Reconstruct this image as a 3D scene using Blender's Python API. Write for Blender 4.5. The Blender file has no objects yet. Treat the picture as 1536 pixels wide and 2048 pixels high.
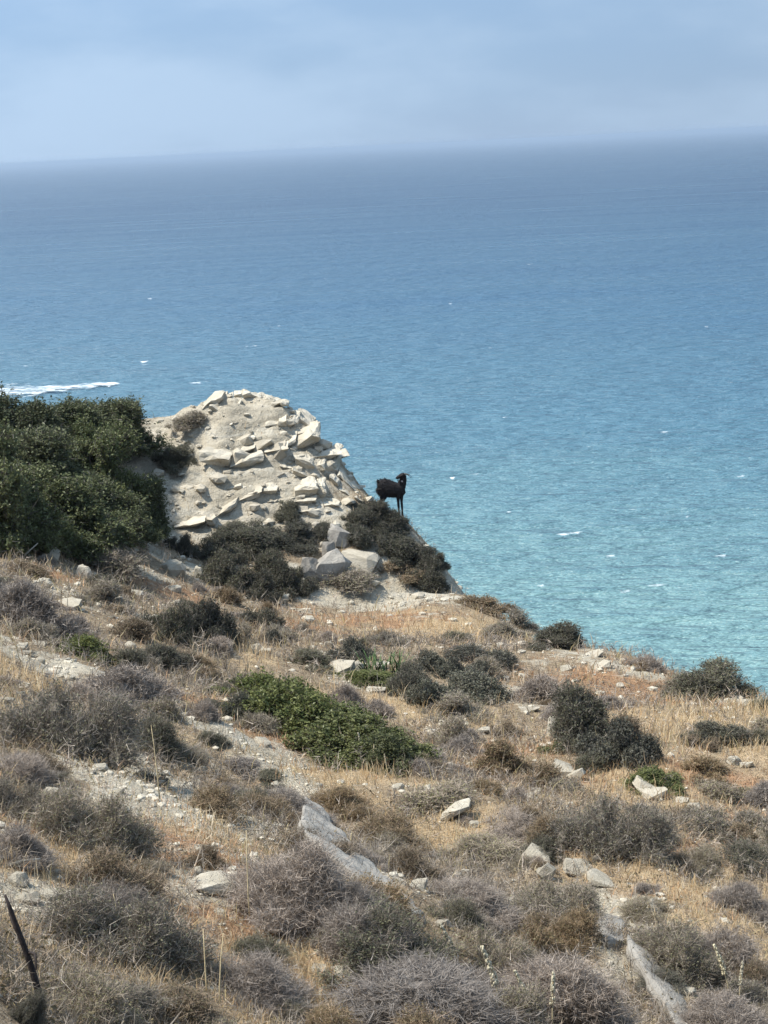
import bpy, bmesh, math, random
import numpy as np
from mathutils import Vector, Matrix, noise as mnoise

R = math.radians
random.seed(7)
rng = np.random.default_rng(7)
scene = bpy.context.scene
COL = scene.collection

# ------------------------------------------------------------------ camera
HFOV, PITCH, ROLL = R(24.0), R(11.45), R(2.80)
F = 768 / math.tan(HFOV / 2)                       # focal length in photograph pixels
fwd = Vector((0, math.cos(PITCH), -math.sin(PITCH)))
right0 = Vector((1, 0, 0)); up0 = right0.cross(fwd)
right = right0 * math.cos(ROLL) - up0 * math.sin(ROLL)
up = up0 * math.cos(ROLL) + right0 * math.sin(ROLL)
cam = bpy.data.cameras.new('camera'); cam_ob = bpy.data.objects.new('camera', cam); COL.objects.link(cam_ob)
cam.sensor_fit = 'HORIZONTAL'; cam.sensor_width = 36; cam.lens = 18 / math.tan(HFOV / 2)
cam.clip_start = 0.1; cam.clip_end = 300000
m = Matrix.Identity(4)
for i in range(3):
    m[i][0], m[i][1], m[i][2] = right[i], up[i], -fwd[i]
cam_ob.matrix_world = m
scene.camera = cam_ob

# ------------------------------------------------------------------ light
SUN_EL, SUN_AZ = R(59), Vector((-1.0, -0.12)).normalized()    # the sun stands high to the left
world = bpy.data.worlds.new('World'); scene.world = world; world.use_nodes = True
nt = world.node_tree; N, L = nt.nodes, nt.links
bg = N['Background']
sky = N.new('ShaderNodeTexSky'); sky.sky_type = 'NISHITA'; sky.sun_disc = False
sky.sun_elevation = SUN_EL; sky.sun_rotation = math.atan2(SUN_AZ.x, SUN_AZ.y)
sky.altitude = 0; sky.air_density = 1.0; sky.dust_density = 0.0; sky.ozone_density = 3.0
# a thin veil of high cloud over the whole sky, brighter and thicker in soft patches
tc = N.new('ShaderNodeTexCoord'); mp = N.new('ShaderNodeMapping'); mp.inputs['Scale'].default_value = (2.0, 2.0, 5.5); mp.inputs['Location'].default_value = (0.35, 0.0, 0.2)
nz = N.new('ShaderNodeTexNoise'); nz.inputs['Scale'].default_value = 2.4; nz.inputs['Detail'].default_value = 7; nz.inputs['Roughness'].default_value = 0.5
rp = N.new('ShaderNodeMapRange'); rp.interpolation_type = 'SMOOTHSTEP'
for k_, v_ in zip((1, 2, 3, 4), (0.40, 0.64, 0.0, 0.85)): rp.inputs[k_].default_value = v_
mv = N.new('ShaderNodeMix'); mv.data_type = 'RGBA'; mv.inputs[0].default_value = 0.92; mv.inputs[7].default_value = (1.76, 2.66, 4.02, 1)
mx = N.new('ShaderNodeMix'); mx.data_type = 'RGBA'; mx.inputs[7].default_value = (2.75, 3.65, 4.8, 1)
L.new(tc.outputs['Generated'], mp.inputs['Vector']); L.new(mp.outputs[0], nz.inputs['Vector']); L.new(nz.outputs['Fac'], rp.inputs[0])
L.new(sky.outputs[0], mv.inputs[6]); L.new(mv.outputs[2], mx.inputs[6]); L.new(rp.outputs[0], mx.inputs[0])
# the veil scatters the sun forward: the whole sky brightens smoothly towards the sun's side
dt = N.new('ShaderNodeVectorMath'); dt.operation = 'DOT_PRODUCT'; L.new(tc.outputs['Generated'], dt.inputs[0])
dt.inputs[1].default_value = (SUN_AZ.x * math.cos(SUN_EL), SUN_AZ.y * math.cos(SUN_EL), math.sin(SUN_EL))
ma = N.new('ShaderNodeMath'); ma.operation = 'MULTIPLY_ADD'; L.new(dt.outputs['Value'], ma.inputs[0]); ma.inputs[1].default_value = 0.7; ma.inputs[2].default_value = 0.98
ml = N.new('ShaderNodeVectorMath'); ml.operation = 'SCALE'; L.new(mx.outputs[2], ml.inputs[0]); L.new(ma.outputs[0], ml.inputs['Scale'])
L.new(ml.outputs[0], bg.inputs['Color']); bg.inputs['Strength'].default_value = 0.10
sun = bpy.data.lights.new('sun', 'SUN'); sun.energy = 4.0; sun.angle = R(3.0); sun.color = (1.0, 0.95, 0.86)
sun_ob = bpy.data.objects.new('sun', sun); COL.objects.link(sun_ob)
sdir = Vector((SUN_AZ.x * math.cos(SUN_EL), SUN_AZ.y * math.cos(SUN_EL), math.sin(SUN_EL)))
sun_ob.rotation_euler = sdir.to_track_quat('Z', 'Y').to_euler()
vs = scene.view_settings; vs.view_transform = 'Standard'; vs.look = 'None'; vs.gamma = 1; vs.exposure = 0.9; vs.use_curve_mapping = False
scene.render.engine = 'CYCLES'
cy = scene.cycles; cy.use_denoising = True; cy.max_bounces = 6; cy.diffuse_bounces = 2; cy.glossy_bounces = 2
cy.transmission_bounces = 3; cy.volume_bounces = 0; cy.transparent_max_bounces = 6; cy.sample_clamp_indirect = 6

SEA_Z = -60.0

# ------------------------------------------------------------------ helpers
def link(o, parent=None):
    COL.objects.link(o)
    if parent is not None: o.parent = parent
    return o
def tag(o, label=None, cat=None, group=None, kind=None):
    if label: o['label'] = label
    if cat: o['category'] = cat
    if group: o['group'] = group
    if kind: o['kind'] = kind
    return o
def mesh_np(name, verts, tris, cols=None, smooth=False, mat=None, quads=False):
    """mesh straight from arrays; cols is one RGBA per vertex"""
    k = 4 if quads else 3
    me = bpy.data.meshes.new(name)
    verts = np.asarray(verts, np.float32); tris = np.asarray(tris, np.int32)
    me.vertices.add(len(verts)); me.vertices.foreach_set('co', verts.ravel())
    me.loops.add(tris.size); me.loops.foreach_set('vertex_index', tris.ravel())
    me.polygons.add(len(tris)); me.polygons.foreach_set('loop_start', np.arange(0, tris.size, k, dtype=np.int32))
    try: me.polygons.foreach_set('loop_total', np.full(len(tris), k, np.int32))
    except Exception: pass
    if cols is not None:
        a = me.color_attributes.new('tone', 'FLOAT_COLOR', 'POINT')
        a.data.foreach_set('color', np.asarray(cols, np.float32).ravel())
    me.polygons.foreach_set('use_smooth', np.full(len(tris), smooth))
    me.update(calc_edges=True); me.validate()
    if mat: me.materials.append(mat)
    return me
def empty(name, loc=(0, 0, 0), rz=0.0, scale=(1, 1, 1)):
    o = bpy.data.objects.new(name, None); o.empty_display_size = 0.1
    o.location = loc; o.rotation_euler = (0, 0, rz); o.scale = scale
    return link(o)
def tube(bm, pts_, rads, sides=5):
    rings = []
    for k, (p, r_) in enumerate(zip(pts_, rads)):
        p = Vector(p); t = (Vector(pts_[min(k + 1, len(pts_) - 1)]) - Vector(pts_[max(k - 1, 0)])).normalized()
        s = t.orthogonal().normalized(); u_ = t.cross(s)
        rings.append([bm.verts.new(p + (s * math.cos(2 * math.pi * q / sides) + u_ * math.sin(2 * math.pi * q / sides)) * r_) for q in range(sides)])
    for a, b_ in zip(rings, rings[1:]):
        for q in range(sides): bm.faces.new((a[q], a[(q + 1) % sides], b_[(q + 1) % sides], b_[q]))
    bm.faces.new(rings[0][::-1]); bm.faces.new(rings[-1])
def bm_mesh(name, bm, mat, smooth=True):
    bmesh.ops.recalc_face_normals(bm, faces=bm.faces)
    me = bpy.data.meshes.new(name); bm.to_mesh(me); bm.free(); me.materials.append(mat)
    for p in me.polygons: p.use_smooth = smooth
    return me
def ray(px, py):
    d = fwd * F + right * (px - 768) + up * (1024 - py)
    return d / d.y
def at(px, py, d):
    v = ray(px, py) * d
    return np.array((v.x, v.y, v.z))

def hash2(ix, iy, s):
    h = (ix.astype(np.int64) * 374761393 + iy.astype(np.int64) * 668265263 + s * 1442695041) & 0xffffffff
    h = ((h ^ (h >> 13)) * 1274126177) & 0xffffffff
    return ((h ^ (h >> 16)) & 0xffff) / 65535.0
def vnoise(x, y, s=0):
    ix, iy = np.floor(x), np.floor(y); fx, fy = x - ix, y - iy
    fx = fx * fx * fx * (fx * (fx * 6 - 15) + 10); fy = fy * fy * fy * (fy * (fy * 6 - 15) + 10)
    ix = ix.astype(np.int64); iy = iy.astype(np.int64)
    a = hash2(ix, iy, s); b = hash2(ix + 1, iy, s); c = hash2(ix, iy + 1, s); d = hash2(ix + 1, iy + 1, s)
    return (a * (1 - fx) + b * fx) * (1 - fy) + (c * (1 - fx) + d * fx) * fy - 0.5
def fbm(x, y, s=0, o=4, g=0.5):
    t = 0; a = 1.0
    for k in range(o):
        t = t + a * vnoise(x * 2 ** k + 13.7 * k, y * 2 ** k - 7.1 * k, s + k); a *= g
    return t

# ------------------------------------------------------------------ terrain
CP = [  # pixel x, pixel y, metres away
 (-300,2048,4.6),(0,2048,5.6),(400,2048,6.8),(768,2048,8.0),(1150,2048,9.2),(1536,2048,10.3),(1900,2080,11.2),
 (-300,1800,6.0),(0,1800,7.4),(400,1800,9.0),(768,1800,10.7),(1150,1800,12.3),(1536,1800,13.8),(1900,1810,14.8),
 (-300,1580,8.4),(0,1600,9.8),(250,1600,11.4),(500,1600,13.3),(768,1600,15.4),(1150,1600,17.6),(1536,1600,19.0),(1900,1640,18.4),
 (-300,1360,12.6),(0,1400,14.4),(250,1400,17.4),(450,1400,21.0),(620,1440,22.4),(768,1400,24.6),(1150,1400,25.8),(1400,1400,26.4),(1536,1402,26.4),
 (-300,1200,19),(0,1250,20.6),(250,1250,25.2),(450,1250,31.0),(600,1250,34.0),(768,1250,35.2),(950,1260,35.0),(1100,1310,33.0),
 (1250,1335,31.0),(1340,1350,29.6),(1170,1312,33.2),(1030,1255,36.8),(940,1190,38.8),
 (-250,1100,27),(0,1140,27.5),(120,1130,31.0),(230,1130,33.5),(420,1150,37.6),(600,1180,38.2),(760,1190,38.8),(870,1180,39.4),
 (340,1060,39.6),(450,1060,39.8),(560,1060,40.0),(660,1050,40.3),(740,1030,40.9),(769,1017,41.5),(805,1034,41.5),(850,1100,40.6),(880,1150,40.2),
 (300,960,41.4),(400,960,41.2),(500,960,41.2),(600,960,41.3),(690,965,41.9),
 (320,870,43.0),(420,870,42.3),(500,880,42.1),(580,870,42.3),(630,890,42.5),
 (340,828,43.8),(430,805,43.1),(490,795,43.1),(550,812,43.0),(600,850,42.8),
 (0,1000,35.5),(150,1000,37.2),(0,900,39.0),(150,880,40.5),(-250,950,38.5),(250,900,42.0),(260,850,43.6),
]
SKYLINE = [(-250,900,40.5),(0,870,40.8),(150,855,41.8),(260,838,44),(340,826,44),(430,803,43.4),(490,793,43.4),(550,810,43.3),(605,850,43.0),(650,905,42.8),(705,965,42.4),
 (769,1017,41.7),(805,1034,41.7),(850,1098,40.9),(900,1150,40.0),(940,1180,39.0),(1030,1245,37.0),(1170,1308,33.4),(1250,1330,31.2),(1340,1348,29.8),(1536,1402,26.6),(1750,1470,23.0),(2100,1600,19)]
pts = [at(*c) for c in CP]
pts += [np.array(p) for p in ((0, 0, -1.65), (-3, 0, -.6), (3, 0, -2.9), (0, -8, -0.4), (-8, -6, 1.5), (8, -6, -2.5), (-10, 4, -0.6), (0, 4.5, -2.65), (-3, 4, -1.9), (3, 4, -3.6))]
for c in SKYLINE:
    p = at(*c)
    n = np.array((0.62, 0.78)) if c[0] > 600 else np.array((0.1, 0.99))
    for s, dz in ((1.3, 1.3), (4, 4.8), (10, 12.5), (24, 30)):
        pts.append(np.array((p[0] + n[0] * s, p[1] + n[1] * s, p[2] - dz)))
pts = np.array(pts)
def tps_fit(P, lam=0.02):
    n = len(P); d2 = ((P[:, None, :2] - P[None, :, :2]) ** 2).sum(-1)
    K = 0.5 * d2 * np.log(d2 + 1e-9) + lam * np.eye(n)
    Q = np.c_[np.ones(n), P[:, :2]]
    A = np.zeros((n + 3, n + 3)); A[:n, :n] = K; A[:n, n:] = Q; A[n:, :n] = Q.T
    return np.linalg.solve(A, np.r_[P[:, 2], 0, 0, 0])
W = tps_fit(pts)
def tps(x, y):
    out = np.full(x.shape, W[-3]) + W[-2] * x + W[-1] * y
    for w, p in zip(W[:-3], pts):
        d2 = (x - p[0]) ** 2 + (y - p[1]) ** 2
        out += w * 0.5 * d2 * np.log(d2 + 1e-9)
    return out
GX = np.unique(np.r_[np.linspace(-60, -14, 24), np.arange(-14, 15, 0.11), np.linspace(15, 70, 28)])
GY = np.unique(np.r_[np.linspace(-25, 3, 20), np.arange(3, 47, 0.11), np.linspace(47, 120, 36)])
XX, YY = np.meshgrid(GX, GY)
ZZ = tps(XX, YY)
inner = ((XX > -40) & (XX < 35) & (YY > -12) & (YY < 62)).astype(float)
crag = np.exp(-(((XX + 3.6) / 3.0) ** 2 + ((YY - 42.0) / 2.4) ** 2) ** 1.5)       # how much a point belongs to the bare crag
rough = 0.10 + 0.10 * crag
cu, cv = XX * .55 - YY * .835, XX * .835 + YY * .55                       # along and across the ribs of the near slope
near = np.clip((24 - YY) / 8, 0, 1) * np.clip((YY - 3) / 3, 0, 1)
rib = fbm(cu / 5.5 + .35 * fbm(cu / 2, cv / 2, 63, 2), cv / 1.35, 61, 3)
ZZ += near * .42 * rib
ZZ += rough * 1.6 * fbm(XX / 2.3, YY / 2.3, 3, 4) + 0.035 * fbm(XX / 0.34, YY / 0.34, 9, 2)
# worn strata on the crag: small benches across the face
st = (ZZ + 0.22 * fbm(XX / 1.1, YY / 1.1, 21, 3)) / 0.33
ZZ += crag * 0.36 * (np.floor(st) + np.clip((st - np.floor(st)) * 2.2, 0, 1) - st - 0.2)
ZZ += crag * (0.34 * np.abs(fbm(XX / 0.7, YY / 0.7, 33, 4)) + .16 * fbm(XX / .28, YY / .28, 35, 2))
ZZ = np.maximum(ZZ, SEA_Z - 8)
def ground(x, y):
    x = np.asarray(x, float); y = np.asarray(y, float)
    i = np.clip(np.searchsorted(GX, x) - 1, 0, len(GX) - 2); j = np.clip(np.searchsorted(GY, y) - 1, 0, len(GY) - 2)
    fx = np.clip((x - GX[i]) / (GX[i + 1] - GX[i]), 0, 1); fy = np.clip((y - GY[j]) / (GY[j + 1] - GY[j]), 0, 1)
    return (ZZ[j, i] * (1 - fx) + ZZ[j, i + 1] * fx) * (1 - fy) + (ZZ[j + 1, i] * (1 - fx) + ZZ[j + 1, i + 1] * fx) * fy
TT = np.arange(5, 60, 0.02)
def hit(px, py):
    """where a look along that direction meets the hillside"""
    v = ray(px, py)
    below = v.z * TT < ground(v.x * TT, v.y * TT)
    if not below.any(): return None
    t = TT[np.argmax(below)]
    return Vector((v.x * t, v.y * t, float(ground(v.x * t, v.y * t))))
def gnormal(x, y, e=0.25):
    return Vector((float(ground(x - e, y) - ground(x + e, y)), float(ground(x, y - e) - ground(x, y + e)), 2 * e)).normalized()

# kinds of ground: bare pale marl, golden grass, russet litter
def blobs(lst):
    mk = np.zeros_like(XX)
    for px, py, r in lst:
        h = hit(px, py)
        if h is None: continue
        mk = np.maximum(mk, np.exp(-(((XX - h.x) ** 2 + (YY - h.y) ** 2) / (r * r))))
    return mk
wob = fbm(XX / 0.9, YY / 0.9, 51, 4) + .9 * fbm(XX / .3, YY / .3, 57, 3)
SOIL = blobs([(750,1205,1.6),(680,1195,1.2),(830,1190,1.2),(900,1170,1.2),(700,1030,1.2),(760,1120,.8),(940,1190,.8),(400,1040,1.4),(340,1080,1.0),(380,1140,1.0),(310,1100,.8),(260,1130,.8),
  (230,1540,.7),(200,1515,.6),(300,1560,.7),(260,1570,.6),(420,1640,.5),(500,1655,.45),(350,1630,.5),(160,1520,.4),(280,1590,.6),(330,1570,.8),(390,1600,.7),(450,1625,.6),(330,1510,.5),(60,1470,.7),(20,1480,.7),(60,1310,.7),(110,1340,.6),(150,1330,.6),(20,1300,.7),(450,1470,.45),(490,1500,.45),(540,1530,.45),(430,1450,.4),(580,1550,.4),
  (1180,1312,.8),(1480,1392,1.0),(1420,1385,.8),(1300,1345,.7),(1230,1330,.6),(690,1340,.6),(200,1200,.9),(300,1200,.8),(1050,1400,.6),(120,1190,.7),
  (1200,1830,.5),(1290,1930,.5),(720,1740,.5),(440,1790,.35),(80,1800,.4)])
SOIL = np.clip(np.maximum(.9 * SOIL + 0.75 * wob * (SOIL > 0.05), 1.15 * crag + 0.3 * wob * crag), 0, 1)
GOLD = blobs([(930,1262,1.5),(1040,1285,1.4),(860,1262,1.0),(830,1425,1.0),(940,1455,1.2),(770,1430,.8),(860,1460,.9),(1420,1460,1.2),(1330,1440,1.2),(1500,1430,1.2),(1450,1500,1),
  (1450,1790,.9),(1510,1860,.8),(1340,1760,.7),(1400,1830,.6),(1490,1930,.5),(900,1660,.6),(860,1690,.5),(640,1570,.8),(590,1530,.7),(720,1560,.7),(1090,1560,.8),(30,1370,.9),(15,1420,.8),(20,1740,.6),(60,1860,.5),
  (290,1990,.4),(660,1990,.4),(640,1940,.35),(450,1680,.5),(500,1290,.9),(420,1290,.9),(1060,1610,.6),(1330,1600,.8),(1270,1560,.8)])
RUST = blobs([(1250,1375,1.4),(1180,1360,1.0),(1320,1390,1.0),(800,1240,1.2),(700,1240,.9),(620,1260,1.0),(390,1720,.6),(350,1760,.5),(440,1830,.5),(380,1850,.5),(480,1740,.5),(330,1680,.45),(420,1670,.45),(470,1790,.4),(520,1900,.35),(560,1960,.35),(420,1900,.4),(1150,1570,.8),(1030,1560,.8),(1060,1500,.9),
  (1370,1560,.8),(330,1180,.9),(120,1150,.6),(1280,1690,.5),(1500,1640,.7),(560,1600,.5),(540,1470,.6),(480,1420,.7),(650,2000,.4),(40,1620,.5),(1330,1800,.35),(1180,1690,.4)])
GOLD = np.clip(.9 * GOLD - 0.8 * wob * (GOLD > .04), 0, 1) * (1 - 0.7 * SOIL); RUST = np.clip(.9 * RUST - 0.8 * fbm(XX / .4, YY / .4, 59, 4) * (RUST > .04), 0, 1) * (1 - 0.7 * SOIL)
def samp(A, x, y):
    i = np.clip(np.searchsorted(GX, x) - 1, 0, len(GX) - 2); j = np.clip(np.searchsorted(GY, y) - 1, 0, len(GY) - 2)
    return A[j, i]

# ------------------------------------------------------------------ materials
class MatB:
    def __init__(s, name):
        s.m = bpy.data.materials.new(name); s.m.use_nodes = True
        s.t = s.m.node_tree; s.n = s.t.nodes; s.p = s.n['Principled BSDF']; s.out = s.n['Material Output']
    def node(s, typ, ins=None, **kw):
        n = s.n.new(typ)
        for k, v in kw.items(): setattr(n, k, v)
        for k, v in (ins or {}).items():
            if isinstance(v, bpy.types.NodeSocket): s.t.links.new(v, n.inputs[k])
            else: n.inputs[k].default_value = v
        return n
    def mix(s, fac, a, b, blend='MIX'):
        n = s.n.new('ShaderNodeMix'); n.data_type = 'RGBA'; n.blend_type = blend
        for k, v in ((0, fac), (6, a), (7, b)):
            if isinstance(v, bpy.types.NodeSocket): s.t.links.new(v, n.inputs[k])
            elif k == 0: n.inputs[0].default_value = v
            else: n.inputs[k].default_value = (*v, 1)
        return n.outputs[2]
    def math(s, op, a, b=0.0, clamp=False):
        n = s.n.new('ShaderNodeMath'); n.operation = op; n.use_clamp = clamp
        for k, v in ((0, a), (1, b)):
            if isinstance(v, bpy.types.NodeSocket): s.t.links.new(v, n.inputs[k])
            else: n.inputs[k].default_value = v
        return n.outputs[0]
    def ramp(s, fac, p0, p1, c0=0.0, c1=1.0):
        n = s.n.new('ShaderNodeMapRange'); n.clamp = True
        s.t.links.new(fac, n.inputs[0])
        for k, v in zip((1, 2, 3, 4), (p0, p1, c0, c1)): n.inputs[k].default_value = v
        return n.outputs[0]
    def noise(s, scale, detail=4, vec=None, rough=0.55):
        n = s.node('ShaderNodeTexNoise', {'Scale': scale, 'Detail': detail, 'Roughness': rough})
        if vec is not None: s.t.links.new(vec, n.inputs['Vector'])
        return n.outputs['Fac']
    def bump(s, h, strength, dist=0.02, prev=None):
        n = s.node('ShaderNodeBump', {'Strength': strength, 'Distance': dist, 'Height': h})
        if prev is not None: s.t.links.new(prev, n.inputs['Normal'])
        return n.outputs[0]
    def set(s, **kw):
        names = dict(color='Base Color', rough='Roughness', normal='Normal', spec='Specular IOR Level', ior='IOR')
        for k, v in kw.items():
            i = s.p.inputs[names[k]]
            if isinstance(v, bpy.types.NodeSocket): s.t.links.new(v, i)
            else: i.default_value = (*v, 1) if k == 'color' else v
        return s.m

def mat_ground():
    b = MatB('dry_ground'); pos = b.node('ShaderNodeNewGeometry').outputs['Position']
    at_ = b.node('ShaderNodeAttribute', attribute_name='tone'); sp = b.node('ShaderNodeSeparateColor', {0: at_.outputs['Color']})
    n1 = b.noise(1.3, 6, pos); n2 = b.noise(9, 5, pos, .65); n3 = b.noise(38, 4, pos, .7)
    base = b.mix(b.ramp(n2, .35, .65), (.19, .14, .092), (.36, .275, .18))
    base = b.mix(b.ramp(n3, .52, .68), base, (.44, .38, .29))
    gold = b.mix(b.ramp(n2, .3, .7), (.36, .255, .15), (.53, .41, .26))
    rust = b.mix(b.ramp(n2, .3, .7), (.27, .155, .09), (.44, .28, .165))
    soil = b.mix(b.ramp(n1, .3, .7), (.41, .36, .27), (.52, .462, .36))
    soil = b.mix(b.ramp(n3, .50, .72), soil, (.58, .535, .45))
    soil = b.mix(b.ramp(n2, .60, .75), soil, (.27, .235, .18))
    bed = b.noise(1.0, 5, b.node('ShaderNodeMapping', {'Vector': pos, 'Scale': (1.1, 1.1, 7.0), 'Rotation': (R(4), R(-8), 0)}).outputs[0], .65)
    soil = b.mix(b.ramp(bed, .50, .66, 0, .75), soil, (.30, .265, .205))
    soil = b.mix(b.ramp(bed, .46, .36, 0, .6), soil, (.60, .56, .47))
    c = b.mix(b.ramp(sp.outputs[2], .2, .7), base, rust)
    c = b.mix(b.ramp(sp.outputs[1], .2, .7), c, gold)
    sm = b.math('ADD', sp.outputs[0], b.math('MULTIPLY', b.math('SUBTRACT', n2, .5), .9))
    c = b.mix(b.ramp(sm, .30, .62), c, soil)
    nb = b.bump(n3, .9, .03, b.bump(n2, 1.0, .12))
    return b.set(color=c, rough=.95, spec=.1, normal=nb)
def mat_rock(name, c0, c1, c2, stain=.5):
    b = MatB(name); pos = b.node('ShaderNodeTexCoord').outputs['Object']; oi = b.node('ShaderNodeObjectInfo').outputs['Random']
    n1 = b.noise(3.1, 6, pos, .6); n2 = b.noise(17, 6, pos, .65); n3 = b.noise(70, 3, pos, .7)
    c = b.mix(b.ramp(n1, .35, .65), c0, c1)
    c = b.mix(b.ramp(n2, .55, .75, 0, stain), c, c2)
    c = b.mix(b.ramp(n3, .55, .7, 0, .35), c, c1)
    c = b.mix(b.math('MULTIPLY', oi, .55), c, c2)
    nb = b.bump(n3, .35, .012, b.bump(n2, .7, .04))
    return b.set(color=c, rough=.9, spec=.2, normal=nb)
def mat_plant(name, ta, tb, la, lb, trans=.22):
    """tone.r picks a shade for each twig or leaf, tone.g tells twig from leaf"""
    b = MatB(name); at_ = b.node('ShaderNodeAttribute', attribute_name='tone'); sp = b.node('ShaderNodeSeparateColor', {0: at_.outputs['Color']})
    oi = b.node('ShaderNodeObjectInfo').outputs['Random']
    c = b.mix(sp.outputs[1], b.mix(sp.outputs[0], ta, tb), b.mix(sp.outputs[0], la, lb))
    h = b.node('ShaderNodeHueSaturation', {'Saturation': b.ramp(oi, 0, 1, .85, 1.12), 'Value': b.ramp(oi, 0, 1, .8, 1.2), 'Color': c})
    d = b.node('ShaderNodeBsdfDiffuse', {'Color': h.outputs[0]}); t = b.node('ShaderNodeBsdfTranslucent', {'Color': h.outputs[0]})
    g = b.node('ShaderNodeBsdfGlossy', {'Roughness': .45, 'Color': (.5, .5, .5, 1)})
    s1 = b.node('ShaderNodeMixShader', {0: trans, 1: d.outputs[0], 2: t.outputs[0]})
    s2 = b.node('ShaderNodeMixShader', {0: .03, 1: s1.outputs[0], 2: g.outputs[0]})
    b.t.links.new(s2.outputs[0], b.out.inputs['Surface']); b.n.remove(b.p)
    return b.m
def mat_plain(name, col, rough=.8, var=.3, scale=20):
    b = MatB(name); n = b.noise(scale, 5, b.node('ShaderNodeTexCoord').outputs['Object'])
    dark = tuple(v * (1 - var) for v in col); lite = tuple(min(1, v * (1 + var)) for v in col)
    return b.set(color=b.mix(b.ramp(n, .3, .7), dark, lite), rough=rough, spec=.2, normal=b.bump(n, .4, .01))
def mat_sea():
    b = MatB('sea_water'); pos = b.node('ShaderNodeNewGeometry').outputs['Position']
    sx = b.node('ShaderNodeSeparateXYZ', {0: pos})
    mpA = b.node('ShaderNodeMapping', {'Vector': pos, 'Scale': (.0030, .006, 1), 'Rotation': (0, 0, R(-14))}).outputs[0]
    big = b.noise(1.0, 5, mpA, .6)
    far = b.math('ADD', sx.outputs[1], b.math('MULTIPLY', sx.outputs[0], .55))
    far = b.math('ADD', far, b.math('MULTIPLY', b.math('SUBTRACT', big, .5), 260))
    lg = b.math('LOGARITHM', b.math('MAXIMUM', far, 60), 10)
    cr = b.n.new('ShaderNodeValToRGB'); b.t.links.new(b.ramp(lg, 2.2, 4.2), cr.inputs[0])
    e = cr.color_ramp.elements; e[0].position = 0; e[0].color = (.190, .320, .305, 1); e[1].position = 1; e[1].color = (.035, .055, .085, 1)
    for p_, c_ in ((.10, (.145, .265, .275)), (.19, (.074, .172, .226)), (.32, (.034, .104, .178)), (.55, (.016, .052, .110))):
        q = e.new(p_); q.color = (*c_, 1)
    v1 = b.node('ShaderNodeMapping', {'Vector': pos, 'Scale': (.075, .20, 1), 'Rotation': (0, 0, R(6))}).outputs[0]
    v2 = b.node('ShaderNodeMapping', {'Vector': pos, 'Scale': (.12, .30, 1), 'Rotation': (0, 0, R(-9))}).outputs[0]
    v3 = b.node('ShaderNodeMapping', {'Vector': pos, 'Scale': (.012, .04, 1), 'Rotation': (0, 0, R(3))}).outputs[0]
    w1 = b.noise(1, 5, v1, .6); w2 = b.noise(1, 4, v2, .6); w3 = b.noise(1, 3, v3, .5)
    h = b.math('ADD', b.math('MULTIPLY', w1, 6.5), b.math('ADD', b.math('MULTIPLY', w2, 4.0), b.math('MULTIPLY', w3, 5.0)))
    nb = b.bump(h, 1.0, 1.0)
    wind = b.noise(1, 5, b.node('ShaderNodeMapping', {'Vector': pos, 'Scale': (.0045, .028, 1), 'Rotation': (0, 0, R(8))}).outputs[0], .62)
    cc = b.mix(b.ramp(wind, .35, .7, 0, .38), cr.outputs[0], (.030, .105, .150))
    chop_shade = b.math('ADD', b.math('MULTIPLY', w1, .6), b.math('MULTIPLY', w2, .4))
    cc = b.mix(b.ramp(chop_shade, .50, .68, 0, .36), cc, (.030, .115, .165))  # shading of the waves painted into the water colour as darker streaks
    return b.set(color=cc, rough=b.ramp(wind, .3, .7, .38, .24), ior=1.33, spec=.5, normal=nb)

M_GROUND = mat_ground()
M_ROCK = mat_rock('pale_limestone', (.43, .385, .30), (.57, .52, .425), (.27, .235, .18))
M_GREYROCK = mat_rock('grey_limestone', (.26, .24, .21), (.42, .39, .34), (.15, .135, .115), .85)
M_THORN = mat_plant('thorn_twigs', (.125, .100, .076), (.46, .395, .32), (.14, .135, .075), (.27, .25, .15))
M_MAUVE = mat_plant('mauve_twigs', (.135, .110, .092), (.46, .395, .335), (.13, .125, .10), (.23, .215, .175))
M_BROWN = mat_plant('brown_twigs', (.13, .092, .062), (.44, .325, .215), (.10, .085, .045), (.19, .15, .085))
M_OLIVE = mat_plant('olive_leaves', (.09, .078, .062), (.24, .21, .17), (.062, .066, .040), (.19, .185, .115))
M_CUSH = mat_plant('cushion_leaves', (.08, .073, .062), (.19, .175, .15), (.058, .060, .042), (.165, .16, .12))
M_MAT = mat_plant('dark_mat', (.065, .056, .047), (.19, .165, .14), (.042, .046, .030), (.14, .14, .088))
M_GREEN = mat_plant('green_leaves', (.08, .07, .05), (.20, .18, .14), (.055, .075, .026), (.21, .215, .085), .3)
M_DARK = mat_plant('dark_leaves', (.06, .052, .042), (.19, .172, .15), (.040, .054, .024), (.155, .165, .080), .25)
M_GRASS = mat_plant('dry_grass', (.38, .265, .15), (.68, .53, .34), (.44, .35, .23), (.72, .63, .46), .35)
M_RUST = mat_plant('russet_grass', (.27, .15, .085), (.58, .37, .22), (.38, .29, .19), (.62, .50, .34), .3)
M_LITTER = mat_plant('twig_litter', (.15, .12, .09), (.50, .42, .31), (.20, .17, .09), (.42, .35, .20), .25)
M_WOOD = mat_plain('grey_wood', (.15, .128, .105), .9, .4, 30)
M_CHAR = mat_plain('charred_wood', (.035, .028, .026), .85, .5, 30)
M_SEA = mat_sea()
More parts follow.
